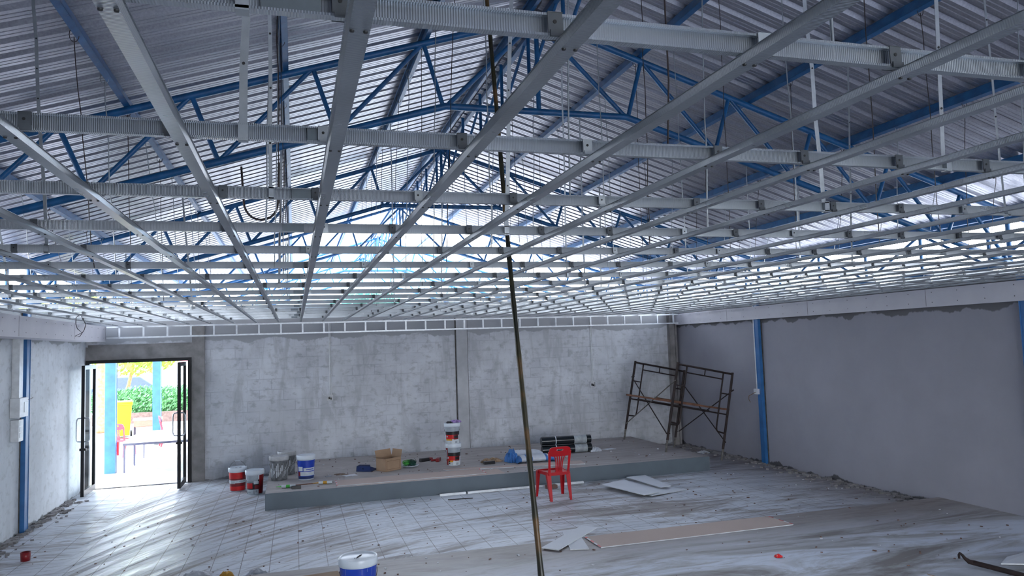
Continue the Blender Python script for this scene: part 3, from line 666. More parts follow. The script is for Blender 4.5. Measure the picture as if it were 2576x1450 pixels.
# ---------------------------------------------------------------- plastic chair
def strip(b, pts, wds, th, nrm, mi=0):
    # ribbon with thickness: pts centre line, wds full widths, nrm direction of thickness
    nrm = Vector(nrm).normalized(); k = len(pts); vs = []
    pts = [Vector(p) for p in pts]
    for i, p in enumerate(pts):
        d = (pts[min(i+1, k-1)]-pts[max(i-1, 0)]).normalized(); s = d.cross(nrm).normalized()*wds[i]/2; t = nrm*th/2
        vs += [p-s-t, p+s-t, p+s+t, p-s+t]
    fs = [(0, 1, 2, 3), (4*k-1, 4*k-2, 4*k-3, 4*k-4)]
    for i in range(k-1):
        for j in range(4): fs.append((4*i+j, 4*i+4+j, 4*i+4+(j+1) % 4, 4*i+(j+1) % 4))
    b.add(vs, fs, mi); return b
def make_chair(mat, loc, rz, label, group=None):
    # origin on the floor, chair faces +Y
    o = empty('plastic_chair', loc, label, 'chair', group, rz)
    b = MB(); n = 10; vs = []; fs = []
    for i in range(n+1):
        for j in range(n+1):
            u, v = i/n*2-1, j/n; wdt = .17+.045*v; x = u*wdt; y = -.17+.38*v
            z = .435-.012*(1-u*u)-(.02*max(0, v-.85)/.15) ; vs.append((x, y, z))
    k = len(vs); vs += [(x, y, z-.012) for x, y, z in vs]
    for i in range(n):
        for j in range(n):
            a = i*(n+1)+j; fs += [(a, a+n+1, a+n+2, a+1), (k+a, k+a+1, k+a+n+2, k+a+n+1)]
    b.add(vs, fs, 0, True)
    rim = [(-.17, -.17), (-.215, .21), (.215, .21), (.17, -.17)]
    for a, c in ((0, 1), (1, 2), (2, 3), (3, 0)):
        p, q = rim[a], rim[c]; strip(b, [(p[0], p[1], .415), (q[0], q[1], .415)], [.05, .05], .012, (-(q[1]-p[1]), q[0]-p[0], 0))
    b.build('seat', mat, o)
    for sx in (-1, 1):
        for front in (0, 1):
            tx, ty = (.185*sx, -.15) if not front else (.205*sx, .19); bx, by = (.165*sx, -.235) if not front else (.225*sx, .235)
            if not front: tx = .165*sx
            l = MB(); strip(l, [(tx, ty, .43), ((tx+bx)/2, (ty+by)/2, .2), (bx, by, 0)], [.075, .055, .036], .010, (0, 1, 0))
            strip(l, [(tx+sx*.03, ty+(.03 if not front else -.03), .43), ((tx+bx)/2+sx*.022, (ty+by)/2+(.02 if not front else -.02), .2), (bx+sx*.014, by+(.012 if not front else -.012), 0)], [.06, .045, .03], .010, (1, 0, 0))
            l.build('leg', mat, o)
    # back : leaning back a little
    tilt = lambda z: -.165-.20*(z-.42)
    bk = MB()
    arch = []
    for q in range(13):
        t = PI*q/12; arch.append((-.165*math.cos(t)*(1 if True else 1), 0, .80+.055*math.sin(t)))
    side = lambda s: [(s*.158, z) for z in (.41, .50, .60, .70, .78)]
    for s in (-1, 1):
        pts = [(s*(.160+.012*math.sin((z-.41)*4)), tilt(z), z) for _, z in side(s)]
        strip(bk, pts, [.05, .036, .034, .04, .05], .014, (0, 1, .2))
    # crest with a handle slot
    def ring(poly_o, poly_i, bm):
        k = len(poly_o); vs = []
        for th in (-.007, .007):
            for p in poly_o: vs.append((p[0], tilt(p[1])+th, p[1]))
            for p in poly_i: vs.append((p[0], tilt(p[1])+th, p[1]))
        fs = []
        for i in range(k):
            j = (i+1) % k
            fs += [(i, j, k+j, k+i), (2*k+i, 3*k+i, 3*k+j, 2*k+j), (i, 2*k+i, 2*k+j, j), (k+i, k+j, 3*k+j, 3*k+i)]
        bm.add(vs, fs)
    po = []; pi_ = []
    for q in range(24):
        t = 2*PI*q/24; c_, s_ = math.cos(t), math.sin(t)
        e = lambda v, p: math.copysign(abs(v)**p, v)
        po.append((.182*e(c_, .45), .775+.078*e(s_, .5))); pi_.append((.058*e(c_, .7), .800+.014*e(s_, .8)))
    ring(po, pi_, bk); bk.build('backrest', mat, o)
    for q in range(5):
        f = (q-2)/2
        l = MB(); strip(l, [(f*.045, tilt(.42), .42), (f*.05, tilt(.50), .50), (f*.055, tilt(.6), .6), (f*.085, tilt(.70), .705)], [.022, .018, .016, .016], .010, (0, 1, .2)); l.build('slat', mat, o)
    strip_ = MB(); strip(strip_, [(0, tilt(.40), .40), (0, tilt(.46), .46)], [.13, .12], .012, (0, 1, .2)); strip_.build('lower_rail', mat, o)
    o.scale = (.95, 1, .94)
    return o
make_chair(RED, (3.80, 10.90, 0), .05, 'red plastic side chair standing on the tiles, its back turned')
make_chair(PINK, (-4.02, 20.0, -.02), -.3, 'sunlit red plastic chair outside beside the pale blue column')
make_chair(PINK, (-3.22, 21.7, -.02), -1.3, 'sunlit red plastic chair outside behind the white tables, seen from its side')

# ---------------------------------------------------------------- boards
def board(pts, z, th, label, name='gypsum_board', face=PAPER, edge=GYPE, z2=None, cat='board', group=None, tape=False):
    n = len(pts); zs = [z]*n if z2 is None else z2
    b = MB(); vs = [(p[0], p[1], q) for p, q in zip(pts, zs)]+[(p[0], p[1], q+th) for p, q in zip(pts, zs)]
    b.add(vs, [tuple(range(n-1, -1, -1))], 1); b.f.append(list(range(n, 2*n))); b.m.append(0); b.sm.append(False)
    for i in range(n): b.f.append([i, (i+1) % n, n+(i+1) % n, n+i]); b.m.append(1); b.sm.append(False)
    o = b.build(name, [face, edge]); tag(o, label, cat, group)
    if tape:
        for a, c in ((0, 1), (2, 3)):
            p, q = Vector((*pts[a], z+th)), Vector((*pts[c], z+th)); t = MB(); d = (q-p).normalized(); s = Vector((-d.y, d.x, 0))*.02
            vs = []
            for k in range(15): u = p.lerp(q, .03+k*.94/14); vs += [u-s*.5+Vector((0, 0, .001)), u+s*.5+Vector((0, 0, .001))]
            t.add(vs, [(2*k, 2*k+2, 2*k+3, 2*k+1) for k in range(14)])
            for k in range(14): t.m[k] = (k*k//3) % 2
            t.build('edge_tape', [REDL, PAPERW], o)
    return o
board([(3.20, 8.20), (3.20, 7.72), (5.68, 7.73), (5.66, 8.20)], .101, .010, 'long brown plasterboard strip lying on the floor at the front', tape=True)
board([(2.58, 7.93), (2.72, 7.77), (3.50, 8.52), (3.34, 8.66)], .113, .010, 'white board offcut lying on top of the crossed pair', face=PAPERW, name='board_offcut')
board([(3.05, 8.55), (3.22, 8.50), (3.06, 7.72), (2.86, 7.78)], .101, .010, 'white board offcut lying underneath in the crossed pair', face=PAPERW, name='board_offcut')
board([(4.80, 11.2), (5.42, 11.60), (5.85, 10.55), (5.12, 10.30)], .02, .010, 'large white ceiling tile at the bottom of the broken pile', face=PAPERW, name='ceiling_tile', z2=[.03, .001, .001, .02])
board([(4.72, 11.25), (5.28, 11.62), (5.30, 10.42), (4.98, 10.28)], .045, .010, 'white broken ceiling tile lying in the middle of the pile', face=PAPERW, name='ceiling_tile', z2=[.055, .03, .03, .045])
board([(5.36, 11.70), (5.72, 11.72), (5.66, 10.70), (5.46, 10.66)], .07, .010, 'narrow white tile strip on top of the broken pile', face=PAPERW, name='ceiling_tile', z2=[.05, .05, .05, .05])
board([(.61, 12.50), (.61, 12.00), (3.00, 12.02), (3.00, 12.53)], .252, .010, 'brown plasterboard strip on the platform, uppermost at the edge', tape=True, z2=None)
board([(.90, 12.42), (.90, 11.93), (3.30, 11.93), (3.30, 12.42)], .2505, .0015, 'brown plasterboard strip on the platform under the longer strip', tape=False)
board([(2.42, 12.74), (2.45, 12.62), (4.80, 12.14), (4.86, 12.50)], .252, .012, 'narrow brown plasterboard strip on the platform behind the bamboo pole')
board([(6.36, 5.59), (6.68, 5.80), (7.2, 5.85), (6.80, 5.25)], .16, .012, 'white board corner at the bottom right of the photo', face=PAPERW, name='board_offcut', z2=[.14, .11, .13, .17])
board([(5.62, 5.72), (6.22, 5.68), (6.22, 5.30), (5.70, 5.15)], .1005, .006, 'pale sheet with a brown edge under the hooked bar', face=SHEET, edge=CARD, name='cement_sheet', cat='sheet')
board([(-.05, 7.95), (.02, 7.7), (.42, 7.78), (.40, 8.0)], .102, .004, 'torn brown cardboard scrap beside the near blue bucket', face=CARD, edge=CARDI, name='cardboard_scrap', cat='cardboard')
# metal studs in front of the platform
for a, c, lab in (((2.18, 11.80), (2.60, 11.80), 'short galvanised stud lying at the foot of the platform'), ((2.63, 11.80), (4.62, 11.78), 'long galvanised stud lying at the foot of the platform behind the red chair')):
    b = MB(); b.box((a[0], a[1]-.02, .001), (c[0], a[1]+.02, .003)); b.box((a[0], a[1]-.02, .001), (c[0], a[1]-.0185, .035)); b.box((a[0], a[1]+.0185, .001), (c[0], a[1]+.02, .035))
    tag(b.build('metal_stud', STUDW), lab, 'metal stud')
tag(MB().tube([(2.24, 11.45, .008), (2.62, 11.40, .008)], .007, 6).build('rod', RUST), 'thin dark rod on the tiles in front of the platform', 'rod')
b = MB(); b.box((-.09, -.05, 0), (.09, .05, .055)); bevel(tag(b.build('brick', BRICK, None, (3.99, 11.63, .001), .2), 'brown brick lying behind the red chair legs', 'brick'))

# ---------------------------------------------------------------- things on the platform
PZ = .25
# cardboard box with raised flaps
o = empty('cardboard_box', (1.55, 13.20, PZ), 'open brown cardboard box with raised flaps on the platform', 'box', rz=.55)
b = MB(); W, Dp, H, t = .17, .13, .22, .004
for q in ((-W, -Dp, 0, W, -Dp+t, H), (-W, Dp-t, 0, W, Dp, H), (-W, -Dp, 0, -W+t, Dp, H), (W-t, -Dp, 0, W, Dp, H), (-W, -Dp, 0, W, Dp, t)): b.box(q[:3], q[3:])
b.build('body', CARD, o)
def flap(a, c, d, nm='flap'):
    a, c, d = Vector(a), Vector(c), Vector(d); f = MB(); vs = [a, c, c+d, a+d]; nn = (c-a).cross(d).normalized()*.003
    f.add(vs+[v+nn for v in vs], [(0, 1, 2, 3), (7, 6, 5, 4), (0, 4, 5, 1), (1, 5, 6, 2), (2, 6, 7, 3), (3, 7, 4, 0)]); f.build(nm, CARD, o)
flap((W, -Dp, H), (W, Dp, H), (.03, 0, .12)); flap((-W, Dp, H), (W, Dp, H), (0, .04, .12)); flap((-W, -Dp, H), (-W, Dp, H), (-.09, 0, .03)); flap((-W, -Dp, H), (W, -Dp, H), (0, .06, -.10))
MB().box((-W+.03, -Dp-.0015, .03), (W-.03, -Dp-.0005, .036)).box((-W+.03, -Dp-.0015, .17), (W-.03, -Dp-.0005, .176)).box((-W+.03, -Dp-.0015, .03), (-W+.036, -Dp-.0005, .176)).box((W-.036, -Dp-.0015, .03), (W-.03, -Dp-.0005, .176)).build('printed_frame', CARDI, o)
# dustpan
b = MB(); t = .004
b.add([(-.14,-.12,0),(.14,-.12,0),(.14,.12,0),(-.14,.12,0),(-.14,-.12,t),(.14,-.12,t),(.14,.12,t),(-.14,.12,t)], [(3,2,1,0),(4,5,6,7),(0,1,5,4),(1,2,6,5),(2,3,7,6),(3,0,4,7)])
for s in (-1, 1): b.add([(s*.14,-.12,0),(s*.14,.12,0),(s*.13,.12,.09),(s*.14,-.12,.015),(s*.136,-.12,0),(s*.136,.12,0),(s*.126,.12,.09),(s*.136,-.12,.015)], [(0,1,2,3),(7,6,5,4),(3,2,6,7)])
b.box((-.13, .116, 0), (.13, .12, .09)); b.add([(-.13,.12,.09),(.13,.12,.09),(.10,.06,.11),(-.10,.06,.11)], [(0,1,2,3),(3,2,1,0)])
o = b.build('dustpan', NAVY, None, (1.18, 13.32, PZ+.002), 2.6); tag(o, 'navy blue dustpan lying left of the cardboard box', 'dustpan')
MB().tube([(0, .12, .05), (0, .2, .07)], .012, 8).build('handle_socket', NAVY, o)
# tangle of green twine on a basin
o = empty('twine_basin', (1.95, 13.36, PZ), 'pale shallow basin heaped with tangled green twine right of the box', 'basin')
MB().lathe([(0, .004), (.12, .004), (.15, .035), (.155, .035), (.125, 0), (0, 0)], 24).build('basin', GLAB, o)
for nm, mt, cx, sd, n in (('twine', GREENN, -.06, 1, 30), ('netting', DGREEN, .03, 2, 60)):
    b = MB(); rnd = random.Random(sd)
    for q in range(n):
        a0 = rnd.uniform(0, 6.28); r = rnd.uniform(.03, .08); cz = rnd.uniform(.03, .10); tl_ = rnd.uniform(-.6, .6)
        b.tube([(cx+r*math.cos(a0+u*.5), r*.9*math.sin(a0+u*.5), max(.012, cz+tl_*r*math.sin(a0+u*.5))) for u in range(9)], .003, 4)
    tag(b.build(nm, mt, o), kind='stuff')
# dark power tools / debris left of stack
def tool(loc, rz, label, mats=(BLACK, DRED)):
    o = empty('power_tool', loc, label, 'tool', rz=rz)
    bevel(MB().box((-.11, -.035, 0), (.08, .035, .065)).build('housing', mats[0], o), .012); MB().tube([(.08, 0, .035), (.15, 0, .035)], [.03, .022], 12).build('head', mats[1], o); MB().tube([(-.02, .03, .03), (-.04, .13, .02)], .02, 8).build('grip', mats[0], o)
tool((2.30, 13.85, PZ), .3, 'black corded tool lying behind the stacked buckets, left one'); tool((2.53, 13.75, PZ), 1.2, 'dark red and black tool lying just left of the stacked buckets', (DRED, BLACK))
# opened brown bag with scraps
tag(crumple(MB(), (3.40, 13.20, PZ), .20, .09, .07, seed=11, rot=.15).build('torn_bag', simple('torn_brown_bag', (.30, .20, .12), .7, var=.6, scale=16)), 'torn brown paper bag on the platform left of the cement bags', 'bag')
b = MB(); b.box((-.10, -.04, 0), (.10, .04, .05)); bevel(tag(b.build('black_case', BLACK, None, (3.30, 12.98, PZ), .1), 'small black case in front of the torn brown bag', 'case'))
# cement bags
def cbag(loc, rz, L, Wd, H, label, name, bands):
    b = MB(); n = 18; vs = []; fs = []; mi = []
    for i in range(n+1):
        u = i/n*2-1
        for j in range(16):
            a = 2*PI*j/16; env = (1-abs(u)**5)**.5*.92+.08; yy = Wd*(.88+.12*env)*math.cos(a); zz = H*env*math.sin(a)
            zz = max(zz, -.0) if False else zz
            wr = 1+.05*math.sin(9*u+3*a)+.03*math.sin(21*u-2*a)
            vs.append((u*L, yy, max(0.0, H*env*.5+zz*.5*wr*1.0)))
    for i in range(n):
        for j in range(16): fs.append((i*16+j, i*16+(j+1) % 16, i*16+16+(j+1) % 16, i*16+16+j))
    b.add(vs, fs, 0, True)
    for q, f in enumerate(fs):
        i, j = divmod(q, 16)
        if i in bands or (i in (5, 6) and False) or (i in (9, 10, 11) and j in (1, 2)): b.m[q] = 1
    b.add([vs[j] for j in range(16)], [tuple(range(15, -1, -1))], 1); b.add([vs[n*16+j] for j in range(16)], [tuple(range(16))], 1)
    o = b.build(name, [BAG, BAGB], None, loc, rz); tag(o, label, 'cement bag', 'blue and white cement bags'); return o
cbag((4.05, 13.25, PZ+.002), -.12, .36, .20, .16, 'full blue and white cement bag lying flat behind the front one', 'cement_bag', (0, 1, 2))
cbag((4.12, 12.86, PZ+.002), -.05, .36, .17, .13, 'full white cement bag with blue stripes, front one by the red chair', 'cement_bag', (0, 1, 4, 6, 13, 15, 16, 17))
tag(crumple(MB(), (3.74, 13.03, PZ+.001), .11, .13, .22, seed=21, rot=.2).build('cement_sack', BAGB), 'crumpled empty blue cement sack left of the full bags', 'sack')
# black rolls
for k, (y, z, lab) in enumerate(((13.62, PZ+.085, 'black wrapped roll on the platform, upper one of the two'), (13.42, PZ+.085, 'black wrapped roll on the platform, lower one of the two'))):
    z = PZ+.085 + (.0 if k else .10); y = y-(0 if k else .10)
    y, z = (13.56, PZ+.243) if k == 0 else (13.53, PZ+.082)
    o = empty('membrane_roll', (4.98, y, z), lab, 'roll', 'black wrapped membrane rolls', rz=-.08)
    MB().tube([(-.49, 0, 0), (.49, 0, 0)], .08, 20).build('roll', ROLLM, o)
    MB().tube([(.15, 0, 0), (.40, 0, 0)], .0815, 20, cap=False).build('label_band', ROLLL, o); MB().tube([(-.22, 0, 0), (-.205, 0, 0)], .082, 20, cap=False).build('tie', WHITEP, o)
tag(crumple(MB(), (5.55, 13.5, PZ), .12, .10, .08, seed=9).build('plastic_film', PLASTW), 'crumpled clear plastic film right of the black rolls', 'plastic film')
board([(5.75, 13.65), (5.80, 13.5), (6.02, 13.55), (5.97, 13.68)], PZ+.001, .006, 'small white card on the platform right of the black rolls', face=PAPERW, name='card', cat='card')
board([(.74, 12.98), (.80, 12.83), (1.0, 12.88), (.96, 13.02)], PZ+.001, .006, 'small white card on the platform in front of the dustpan', face=PAPERW, name='card', cat='card')
tag(MB().box((-.05, -.03, 0), (.05, .03, .012)).build('scraper', GLAB, None, (.52, 13.0, PZ+.001), .4), 'small grey scraper on the platform right of the blue bucket', 'scraper')
tag(MB().tube([(.65, 13.05, PZ+.004), (.8, 13.12, PZ+.01), (.72, 13.2, PZ+.005), (.62, 13.1, PZ+.012), (.85, 13.02, PZ+.004)], .004, 5).build('cord', CARDI), 'short tangled cord on the platform left of the dustpan', 'cord')
# sealant tubes
def sealant(loc, rz, label, m1, name='sealant_tube'):
    o = empty(name, loc, label, 'tube', rz=rz)
    MB().tube([(-.11, 0, .024), (.10, 0, .024)], .023, 12).build('cartridge', WLAB, o); MB().tube([(.10, 0, .024), (.115, 0, .024), (.19, 0, .022)], [.012, .008, .003], 8).build('nozzle', m1, o)
    MB().tube([(-.03, 0, .024), (.03, 0, .024)], .0236, 12, cap=False).build('label_band', m1, o)
sealant((-.12, 12.25, PZ+.001), 2.9, 'white sealant tube with green band near the platform corner', GREENN)
sealant((.44, 12.32, PZ+.001), 3.0, 'white sealant tube with a yellow cap in front of the blue bucket', YEL)
tag(bevel(MB().box((-.07, -.025, 0), (.07, .025, .045)).build('black_tool_case', BLACK, None, (.0, 12.12, PZ), .1)), 'black handle of a gun beside the sealant tube', 'tool')
tag(MB().box((-.34, -.008, 0), (.34, .008, .012)).build('wood_strip', WOOD, None, (.18, 12.42, PZ), .05), 'thin dark wood strip lying near the platform corner', 'wood strip')

# ---------------------------------------------------------------- scaffold
def scaffold_frame(origin, ang, label):
    W, H = 1.20, 1.70
    o = MB().tube([(0, 0, .22), (0, 0, H)], .024, 10).tube([(W, 0, .22), (W, 0, H)], .024, 10).tube([(0, 0, H-.03), (W, 0, H-.03)], .020, 10).build('frame', RUST, SC)
    o.location = origin; o.rotation_euler = (0, ang, 0); o['label'] = label
    for s, x in ((0, 0), (1, W)):
        MB().tube([(x, 0, 0), (x, 0, .22)], .020, 10).build('foot', RUSTG, o)
        d = 1 if s == 0 else -1
        MB().tube([(x+d*.20, 0, H-.03), (x+d*.20, 0, .62), (x+d*.19, 0, .56), (x+d*.16, 0, .53), (x, 0, .52)], .016, 8).build('inner_leg', RUST, o)
        MB().tube([(x, 0, 1.27), (x+d*.20, 0, 1.27)], .012, 8).build('rung', RUST, o)
        for z in (.35, 1.36): MB().tube([(x, -.02, z), (x, -.06, z)], .008, 6).build('lock_pin', RUST, o)
    MB().tube([(.20, 0, H-.16), (W-.20, 0, H-.16)], .013, 8).build('second_rail', RUST, o)
    MB().tube([(W/2, 0, H-.03), (W/2, 0, H-.16)], .012, 8).build('rung', RUST, o)
    MB().tube([(.02, 0, .88), (W-.02, 0, .88)], .014, 8).build('middle_rail', RUST, o)
SC = empty('scaffold', (0, 0, 0), 'rusty tubular scaffold bay tilting with two feet on the platform by the corner', 'scaffold')
AG = math.atan2(.25, 1.19)
scaffold_frame((6.665, 12.74, PZ), AG, 'near frame')
scaffold_frame((6.74, 14.74, PZ), AG, 'far frame')
def sc(x0, y0, u, v): return Vector((x0+u*math.cos(AG)+v*math.sin(AG), y0, PZ-u*math.sin(AG)+v*math.cos(AG)))
for u, side in ((0.0, 'left'), (1.20, 'right')):
    for k, (va, vb) in enumerate(((.35, 1.36), (1.36, .35))):
        a = sc(6.665, 12.74-.05*0, u, va)+Vector((-.035 if u == 0 else .035, -.03, 0)); c = sc(6.74, 14.74, u, vb)+Vector((-.035 if u == 0 else .035, -.03, 0))
        off = Vector((.016*(1 if k else -1), 0, 0)); MB().tube([a+off, c+off], .011, 8).build('cross_brace', RUSTG if (k and u == 0) else RUST, SC)
# planks on the braces' crossings
zc = .86
for k, (p, q, wd, lab) in enumerate((((6.36, 13.70, 1.28), (8.31, 13.15, .915), .13, 'rough reddish plank laid across the scaffold braces, longer one'), ((7.0, 13.72, 1.185), (8.0, 13.74, .985), .06, 'short dark batten lying on the scaffold plank'))):
    p, q = Vector(p), Vector(q); b = MB(); strip(b, [p, p.lerp(q, .5)+Vector((0, 0, -.004)), q], [wd]*3, .035, (.19, 0, 1)); tag(b.build('plank', WOOD), lab, 'plank')
tag(MB().tube([(6.62, 13.76, 1.17), (8.20, 13.70, .855)], .018, 8).build('scaffold_tube', RUST), 'rusty tube lying under the plank across the scaffold braces', 'tube')
tag(crumple(MB(), (8.05, 13.75, .001), .10, .12, .05, seed=14).build('plastic_film', PLASTW), 'crumpled white film on the floor under the scaffold', 'plastic film')

# ---------------------------------------------------------------- bamboo pole
P0 = [(1.32, 3.86, .10), (1.333, 4.12, 1.04), (1.345, 4.38, 1.98), (1.362, 4.655, 2.925), (1.388, 4.92, 3.93), (1.414, 5.2, 4.95), (1.428, 5.335, 5.44)]
pts = []; rs = []
for a, c in zip(P0[:-1], P0[1:]):
    for q in range(12): pts.append(Vector(a).lerp(Vector(c), q/12)); 
pts.append(Vector(P0[-1]))
for i, p in enumerate(pts): rs.append((.0175-.004*i/len(pts))*(1.13 if i % 4 == 0 else 1))
o = MB().tube(pts, rs, 12).build('bamboo_pole', BAMB); tag(o, 'long dark bamboo pole leaning from the floor up through the ceiling grid', 'pole')

# ---------------------------------------------------------------- near clutter
o = empty('hooked_bar', (6.10, 5.74, .10), 'rusty steel bar with a hooked end at the bottom right corner', 'bar')
MB().tube([(.07, -.03, .045), (.165, -.66, .045)], .024, 10).build('bar', RUST, o)
MB().tube([(.07, -.03, .045), (.045, .0, .05), (.03, .03, .075), (.015, .045, .105), (-.012, .045, .125), (-.04, .03, .115), (-.05, .02, .085)], [.024, .023, .016, .013, .012, .012, .010], 8).build('hook', RUST, o)
tag(crumple(MB(), (4.72, 6.70, .102), .035, .03, .03, seed=31).build('red_scrap', REDL), 'tiny red plastic scrap on the bare floor', 'scrap')
tag(MB().lathe([(0, 0), (.05, 0), (.055, .10), (.05, .10), (.045, .01), (0, .01)], 14).build('rusty_can', DRED, None, (-3.08, 10.25, .001)), 'small dark red can on the floor near the left edge', 'can')
for k, (x, y, lab, mt, dx) in enumerate(((-1.02, 8.75, 'crumpled white and dark wrapping at the bottom edge, left one', PLASTW, .14), (-.72, 8.60, 'crumpled yellow wrapper at the bottom edge of the photo', YEL, .07), (-.42, 8.55, 'crumpled white paper at the bottom edge of the photo, right one', PLASTW, .10))):
    tag(crumple(MB(), (x, y, .001), dx, dx*.6, .06, seed=40+k, rot=.3*k).build('wrapper', mt), lab, 'wrapper')
b = MB(); rnd = random.Random(12)
for q in range(520):
    x = rnd.uniform(-3.3, 8.0); y = rnd.uniform(5.6, 11.7); z = .1 if y < 8.2 else 0
    if x > -.6 and y > 11.7: continue
    r = rnd.uniform(.003, .011); b.cbox((x, y, z+r*.5), (r*rnd.uniform(1, 4), r*1.5, r), (0, 0, rnd.uniform(0, 3)), 0 if rnd.random() < .7 else 1)
tag(b.build('floor_crumbs', [BRICK, PLASTW]), 'scattered crumbs of plaster and dirt over the floor', 'debris', kind='stuff'); b = MB()
for q in range(200):
    x = rnd.uniform(-.3, 6.8); y = rnd.uniform(12.0, 15.0); r = rnd.uniform(.004, .012); b.cbox((x, y, PZ+r*.5), (r*rnd.uniform(1, 4), r*1.5, r), (0, 0, rnd.uniform(0, 3)), 0 if rnd.random() < .7 else 1)
tag(b.build('platform_crumbs', [BRICK, PLASTW]), 'scattered crumbs of dirt over the top of the platform', 'debris', kind='stuff')
# loose wires in the grid
def wire(pts, label, r=.004, mat=GALV):
    tag(MB().tube(pts, r, 6).build('loose_wire', mat), label, 'wire')
wire([(-2.97, 11.975, 2.993), (-3.0, 11.93, 2.95), (-3.02, 12.0, 2.86), (-3.05, 12.2, 2.80), (-2.99, 12.2, 2.74), (-3.08, 12.2, 2.69), (-3.02, 12.2, 2.68), (-2.96, 12.2, 2.78), (-2.94, 12.2, 2.86), (-2.93, 11.94, 2.96), (-2.94, 11.975, 2.993)], 'bent wire hanging below the grid at the left bulkhead', .005, WIREB)
wire([(-.44, 6.90, 4.02)]+[(-.28-.14*math.cos(PI*q/12)+(.01 if q>6 else 0), 6.88, 3.70-.16*math.sin(PI*q/12)) for q in range(13)]+[(-.12, 6.9, 4.07)], 'dark looped cable hanging from the nearest truss on the left', .010, WIREB)

# ---------------------------------------------------------------- outdoors
MB().box((-60, 20.4, -.3), (60, 130, -.02)).box((-60, -30, -.3), (XL-.25, 20.4, -.02)).box((XR+.2, -30, -.3), (60, 20.4, -.02)).box((XL-.25, -30, -.3), (XR+.2, Y0, -.02)).build('ground', GROUND)['kind'] = 'structure'
def table(loc, L, Wd, H, label):
    o = empty('white_table', loc, label, 'table', 'white tables outside the door')
    MB().box((0, 0, H-.025), (L, Wd, H)).build('tabletop', TABW, o); b = MB(); b.box((.02, 0, H-.07), (L-.02, .03, H-.026)); b.box((.02, Wd-.03, H-.07), (L-.02, Wd, H-.026)); b.build('apron', TABS, o)
    for x in (.03, L-.05):
        for y in (.02, Wd-.05): MB().box((x, y, 0), (x+.03, y+.03, H-.026)).build('leg', TABS, o)
table((-3.42, 17.0, 0), 1.9, 1.10, .62, 'white outdoor table nearest the glass door'); table((-3.45, 18.16, 0), 1.9, 1.15, .62, 'white outdoor table behind the nearest one'); table((-2.55, 20.5, -.02), 1.6, .8, .66, 'white outdoor table far back near the red chair')
o = empty('school_desk', (-3.98, 23.0, -.02), 'small brown wooden school desk with dark legs outside', 'desk', rz=.12)
MB().box((-.35, -.22, .62), (.38, .25, .66)).build('desk_top', TABW, o); MB().box((-.33, -.21, .46), (.36, -.19, .62)).box((-.33, -.19, .44), (.36, .23, .455)).build('shelf_box', DESKW, o)
for x in (-.33, .33):
    for y in (-.20, .22): MB().box((x, y, 0), (x+.03, y+.03, .62)).build('leg', STEELD, o)
# yellow bin
o = empty('wheelie_bin', (-5.0, 24.8, -.02), 'bright yellow wheeled bin with a lid outside', 'bin', rz=.2)
b = MB(); b.add([(-.22,-.24,.06),(.22,-.24,.06),(.22,.22,.06),(-.22,.22,.06),(-.28,-.33,1.0),(.28,-.33,1.0),(.28,.30,1.0),(-.28,.30,1.0)], [(3,2,1,0),(4,5,6,7),(0,1,5,4),(1,2,6,5),(2,3,7,6),(3,0,4,7)]); b.box((-.30, -.35, .96), (.30, .33, 1.0)); bevel(b.build('body', BINY, o), .015)
bevel(MB().box((-.30, -.36, 1.0), (.30, .36, 1.07)).build('lid', BINY, o), .02)
MB().tube([(-.25, .40, 1.03), (.25, .40, 1.03)], .018, 8).build('handle_bar', BINY, o)
for s in (-1, 1): MB().tube([(s*.24, .24, .08), (s*.29, .24, .08)], .10, 14).build('wheel', BLACK, o)
# leaves
def foliage(c, rx, ry, rz, n, s, seed):
    rnd = random.Random(seed); b = MB()
    for q in range(n):
        while True:
            p = Vector((rnd.uniform(-1, 1), rnd.uniform(-1, 1), rnd.uniform(-1, 1)))
            if .35 < p.length < 1: break
        p = Vector((c[0]+p.x*rx, c[1]+p.y*ry, max(.02, c[2]+p.z*rz))); a = Vector((rnd.gauss(0, 1), rnd.gauss(0, 1), rnd.gauss(0, .6))).normalized(); u = a.orthogonal().normalized(); L = s*rnd.uniform(.6, 1.3)
        v = a.cross(u); b.add([p, p+u*L*.5+v*L*.22, p+u*L, p+u*L*.5-v*L*.22], [(0, 1, 2, 3)])
    return b
def tree(x, y, h, cr, cz, label, mat, n=2200, s=.22, seed=1, trunk_r=.12, lean=.5, name='tree', cat='tree', bark=BARK):
    o = empty(name, (x, y, -.02), label, cat)
    MB().tube([(0, 0, 0), (lean*.3, 0, h*.4), (lean, 0, h)], [trunk_r, trunk_r*.8, trunk_r*.5], 8).build('trunk', bark, o)
    foliage((lean, 0, cz), cr, cr, cr*.6, n, s, seed).build('foliage', mat, o)
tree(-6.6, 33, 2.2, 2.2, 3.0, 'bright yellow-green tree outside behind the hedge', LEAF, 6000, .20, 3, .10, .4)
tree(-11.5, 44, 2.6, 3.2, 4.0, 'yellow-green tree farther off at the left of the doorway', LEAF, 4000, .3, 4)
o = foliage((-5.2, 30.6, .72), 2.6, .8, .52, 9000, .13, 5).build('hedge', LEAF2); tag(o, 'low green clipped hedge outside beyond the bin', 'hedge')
tag(MB().box((-8.2, 29.6, -.02), (-2.4, 29.75, .35)).build('planter_wall', BRICK), 'low brown planter wall in front of the hedge', 'planter')
o = empty('palm_tree', (-5.95, 26.6, -.02), 'rough brown palm trunk left of the pale blue outdoor column', 'palm')
b = MB(); pr = []
for q in range(30): pr.append((.13+.03*(q % 2), q*.12))
b.lathe([(0, 0)]+pr+[(0, 3.6)], 14); b.build('trunk', BARK, o)
b = MB(); rnd = random.Random(8)
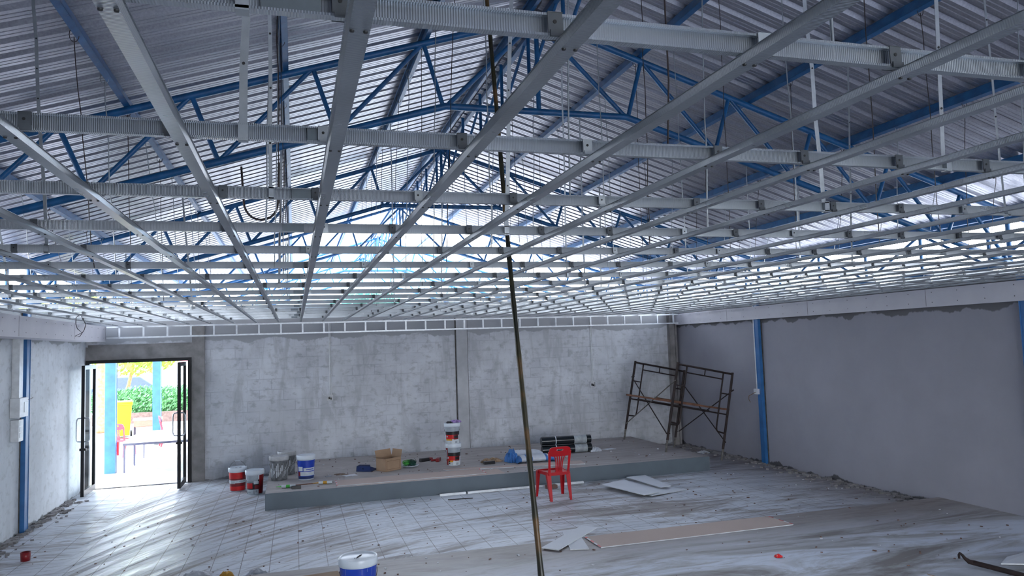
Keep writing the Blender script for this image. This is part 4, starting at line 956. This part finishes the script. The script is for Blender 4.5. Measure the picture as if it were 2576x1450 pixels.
for q in range(14):
    a = q*.45; strip(b, [(0, 0, 3.6), (.7*math.cos(a), .7*math.sin(a), 4.0), (1.4*math.cos(a), 1.4*math.sin(a), 3.7), (1.9*math.cos(a), 1.9*math.sin(a), 3.0)], [.06, .22, .2, .03], .006, (0, 0, 1))
b.build('fronds', LEAF2, o)
o = empty('pink_building', (-6.5, 46, -.02), 'pink walled building with white pilasters far outside', 'building')
MB().box((-1.3, 0, 2.0), (2.2, 6, 3.9)).build('wall', PINKW, o); MB().box((-1.35, -.1, 0), (2.25, 6.1, 2.0)).build('plinth', WHITEW, o)
for x in (-.2, 1.4): MB().box((x, -.1, 2.0), (x+.35, .1, 3.9)).build('pilaster', WHITEW, o)
MB().box((-1.6, -.5, 3.9), (2.5, 6.5, 4.05)).build('roof', WHITEW, o)
o = empty('parked_car', (-8.0, 41, -.02), 'dark blue parked car far outside under the trees', 'car')
bevel(MB().prism([(-1.9, .3), (-1.9, .8), (-1.3, .95), (-.8, 1.42), (.7, 1.42), (1.3, .98), (1.9, .85), (1.95, .3)], -.8, .8, 0, Matrix.Rotation(PI/2, 4, 'X')).build('body', CARB, o), .05)
for x in (-1.2, 1.2):
    for y in (-.75, .75): MB().tube([(x, y-.1, .3), (x, y+.1, .3)], .32, 16).build('wheel', BLACK, o)
# pale building and trees beyond the far gable
o = empty('pale_building', (6, 62, -.02), 'pale blue two storey building seen faintly beyond the roof trusses', 'building')
MB().box((-9, 0, 0), (9, 8, 11)).build('wall', PBLUE, o)
for r in (3.2, 6.6, 9.0):
    for q in range(8):
        fw = MB().box((-8.3+2.2*q, -.06, r), (-7.0+2.2*q, .02, r+1.2)).build('window', WHITEW, o); MB().box((-8.2+2.2*q, -.08, r+.08), (-7.1+2.2*q, -.06, r+1.1)).build('pane', GLAB, fw)
MB().box((-9.3, -1.2, 5.6), (9.3, 0, 5.75)).build('balcony_slab', WHITEW, o); MB().box((-9.5, -.6, 11), (9.5, 8.6, 11.25)).build('roof', WHITEW, o)
tree(3.2, 38, 3.0, 2.2, 4.0, 'teal green tree standing beyond the back wall', TEAL, 3000, .28, 9, .14, .3)
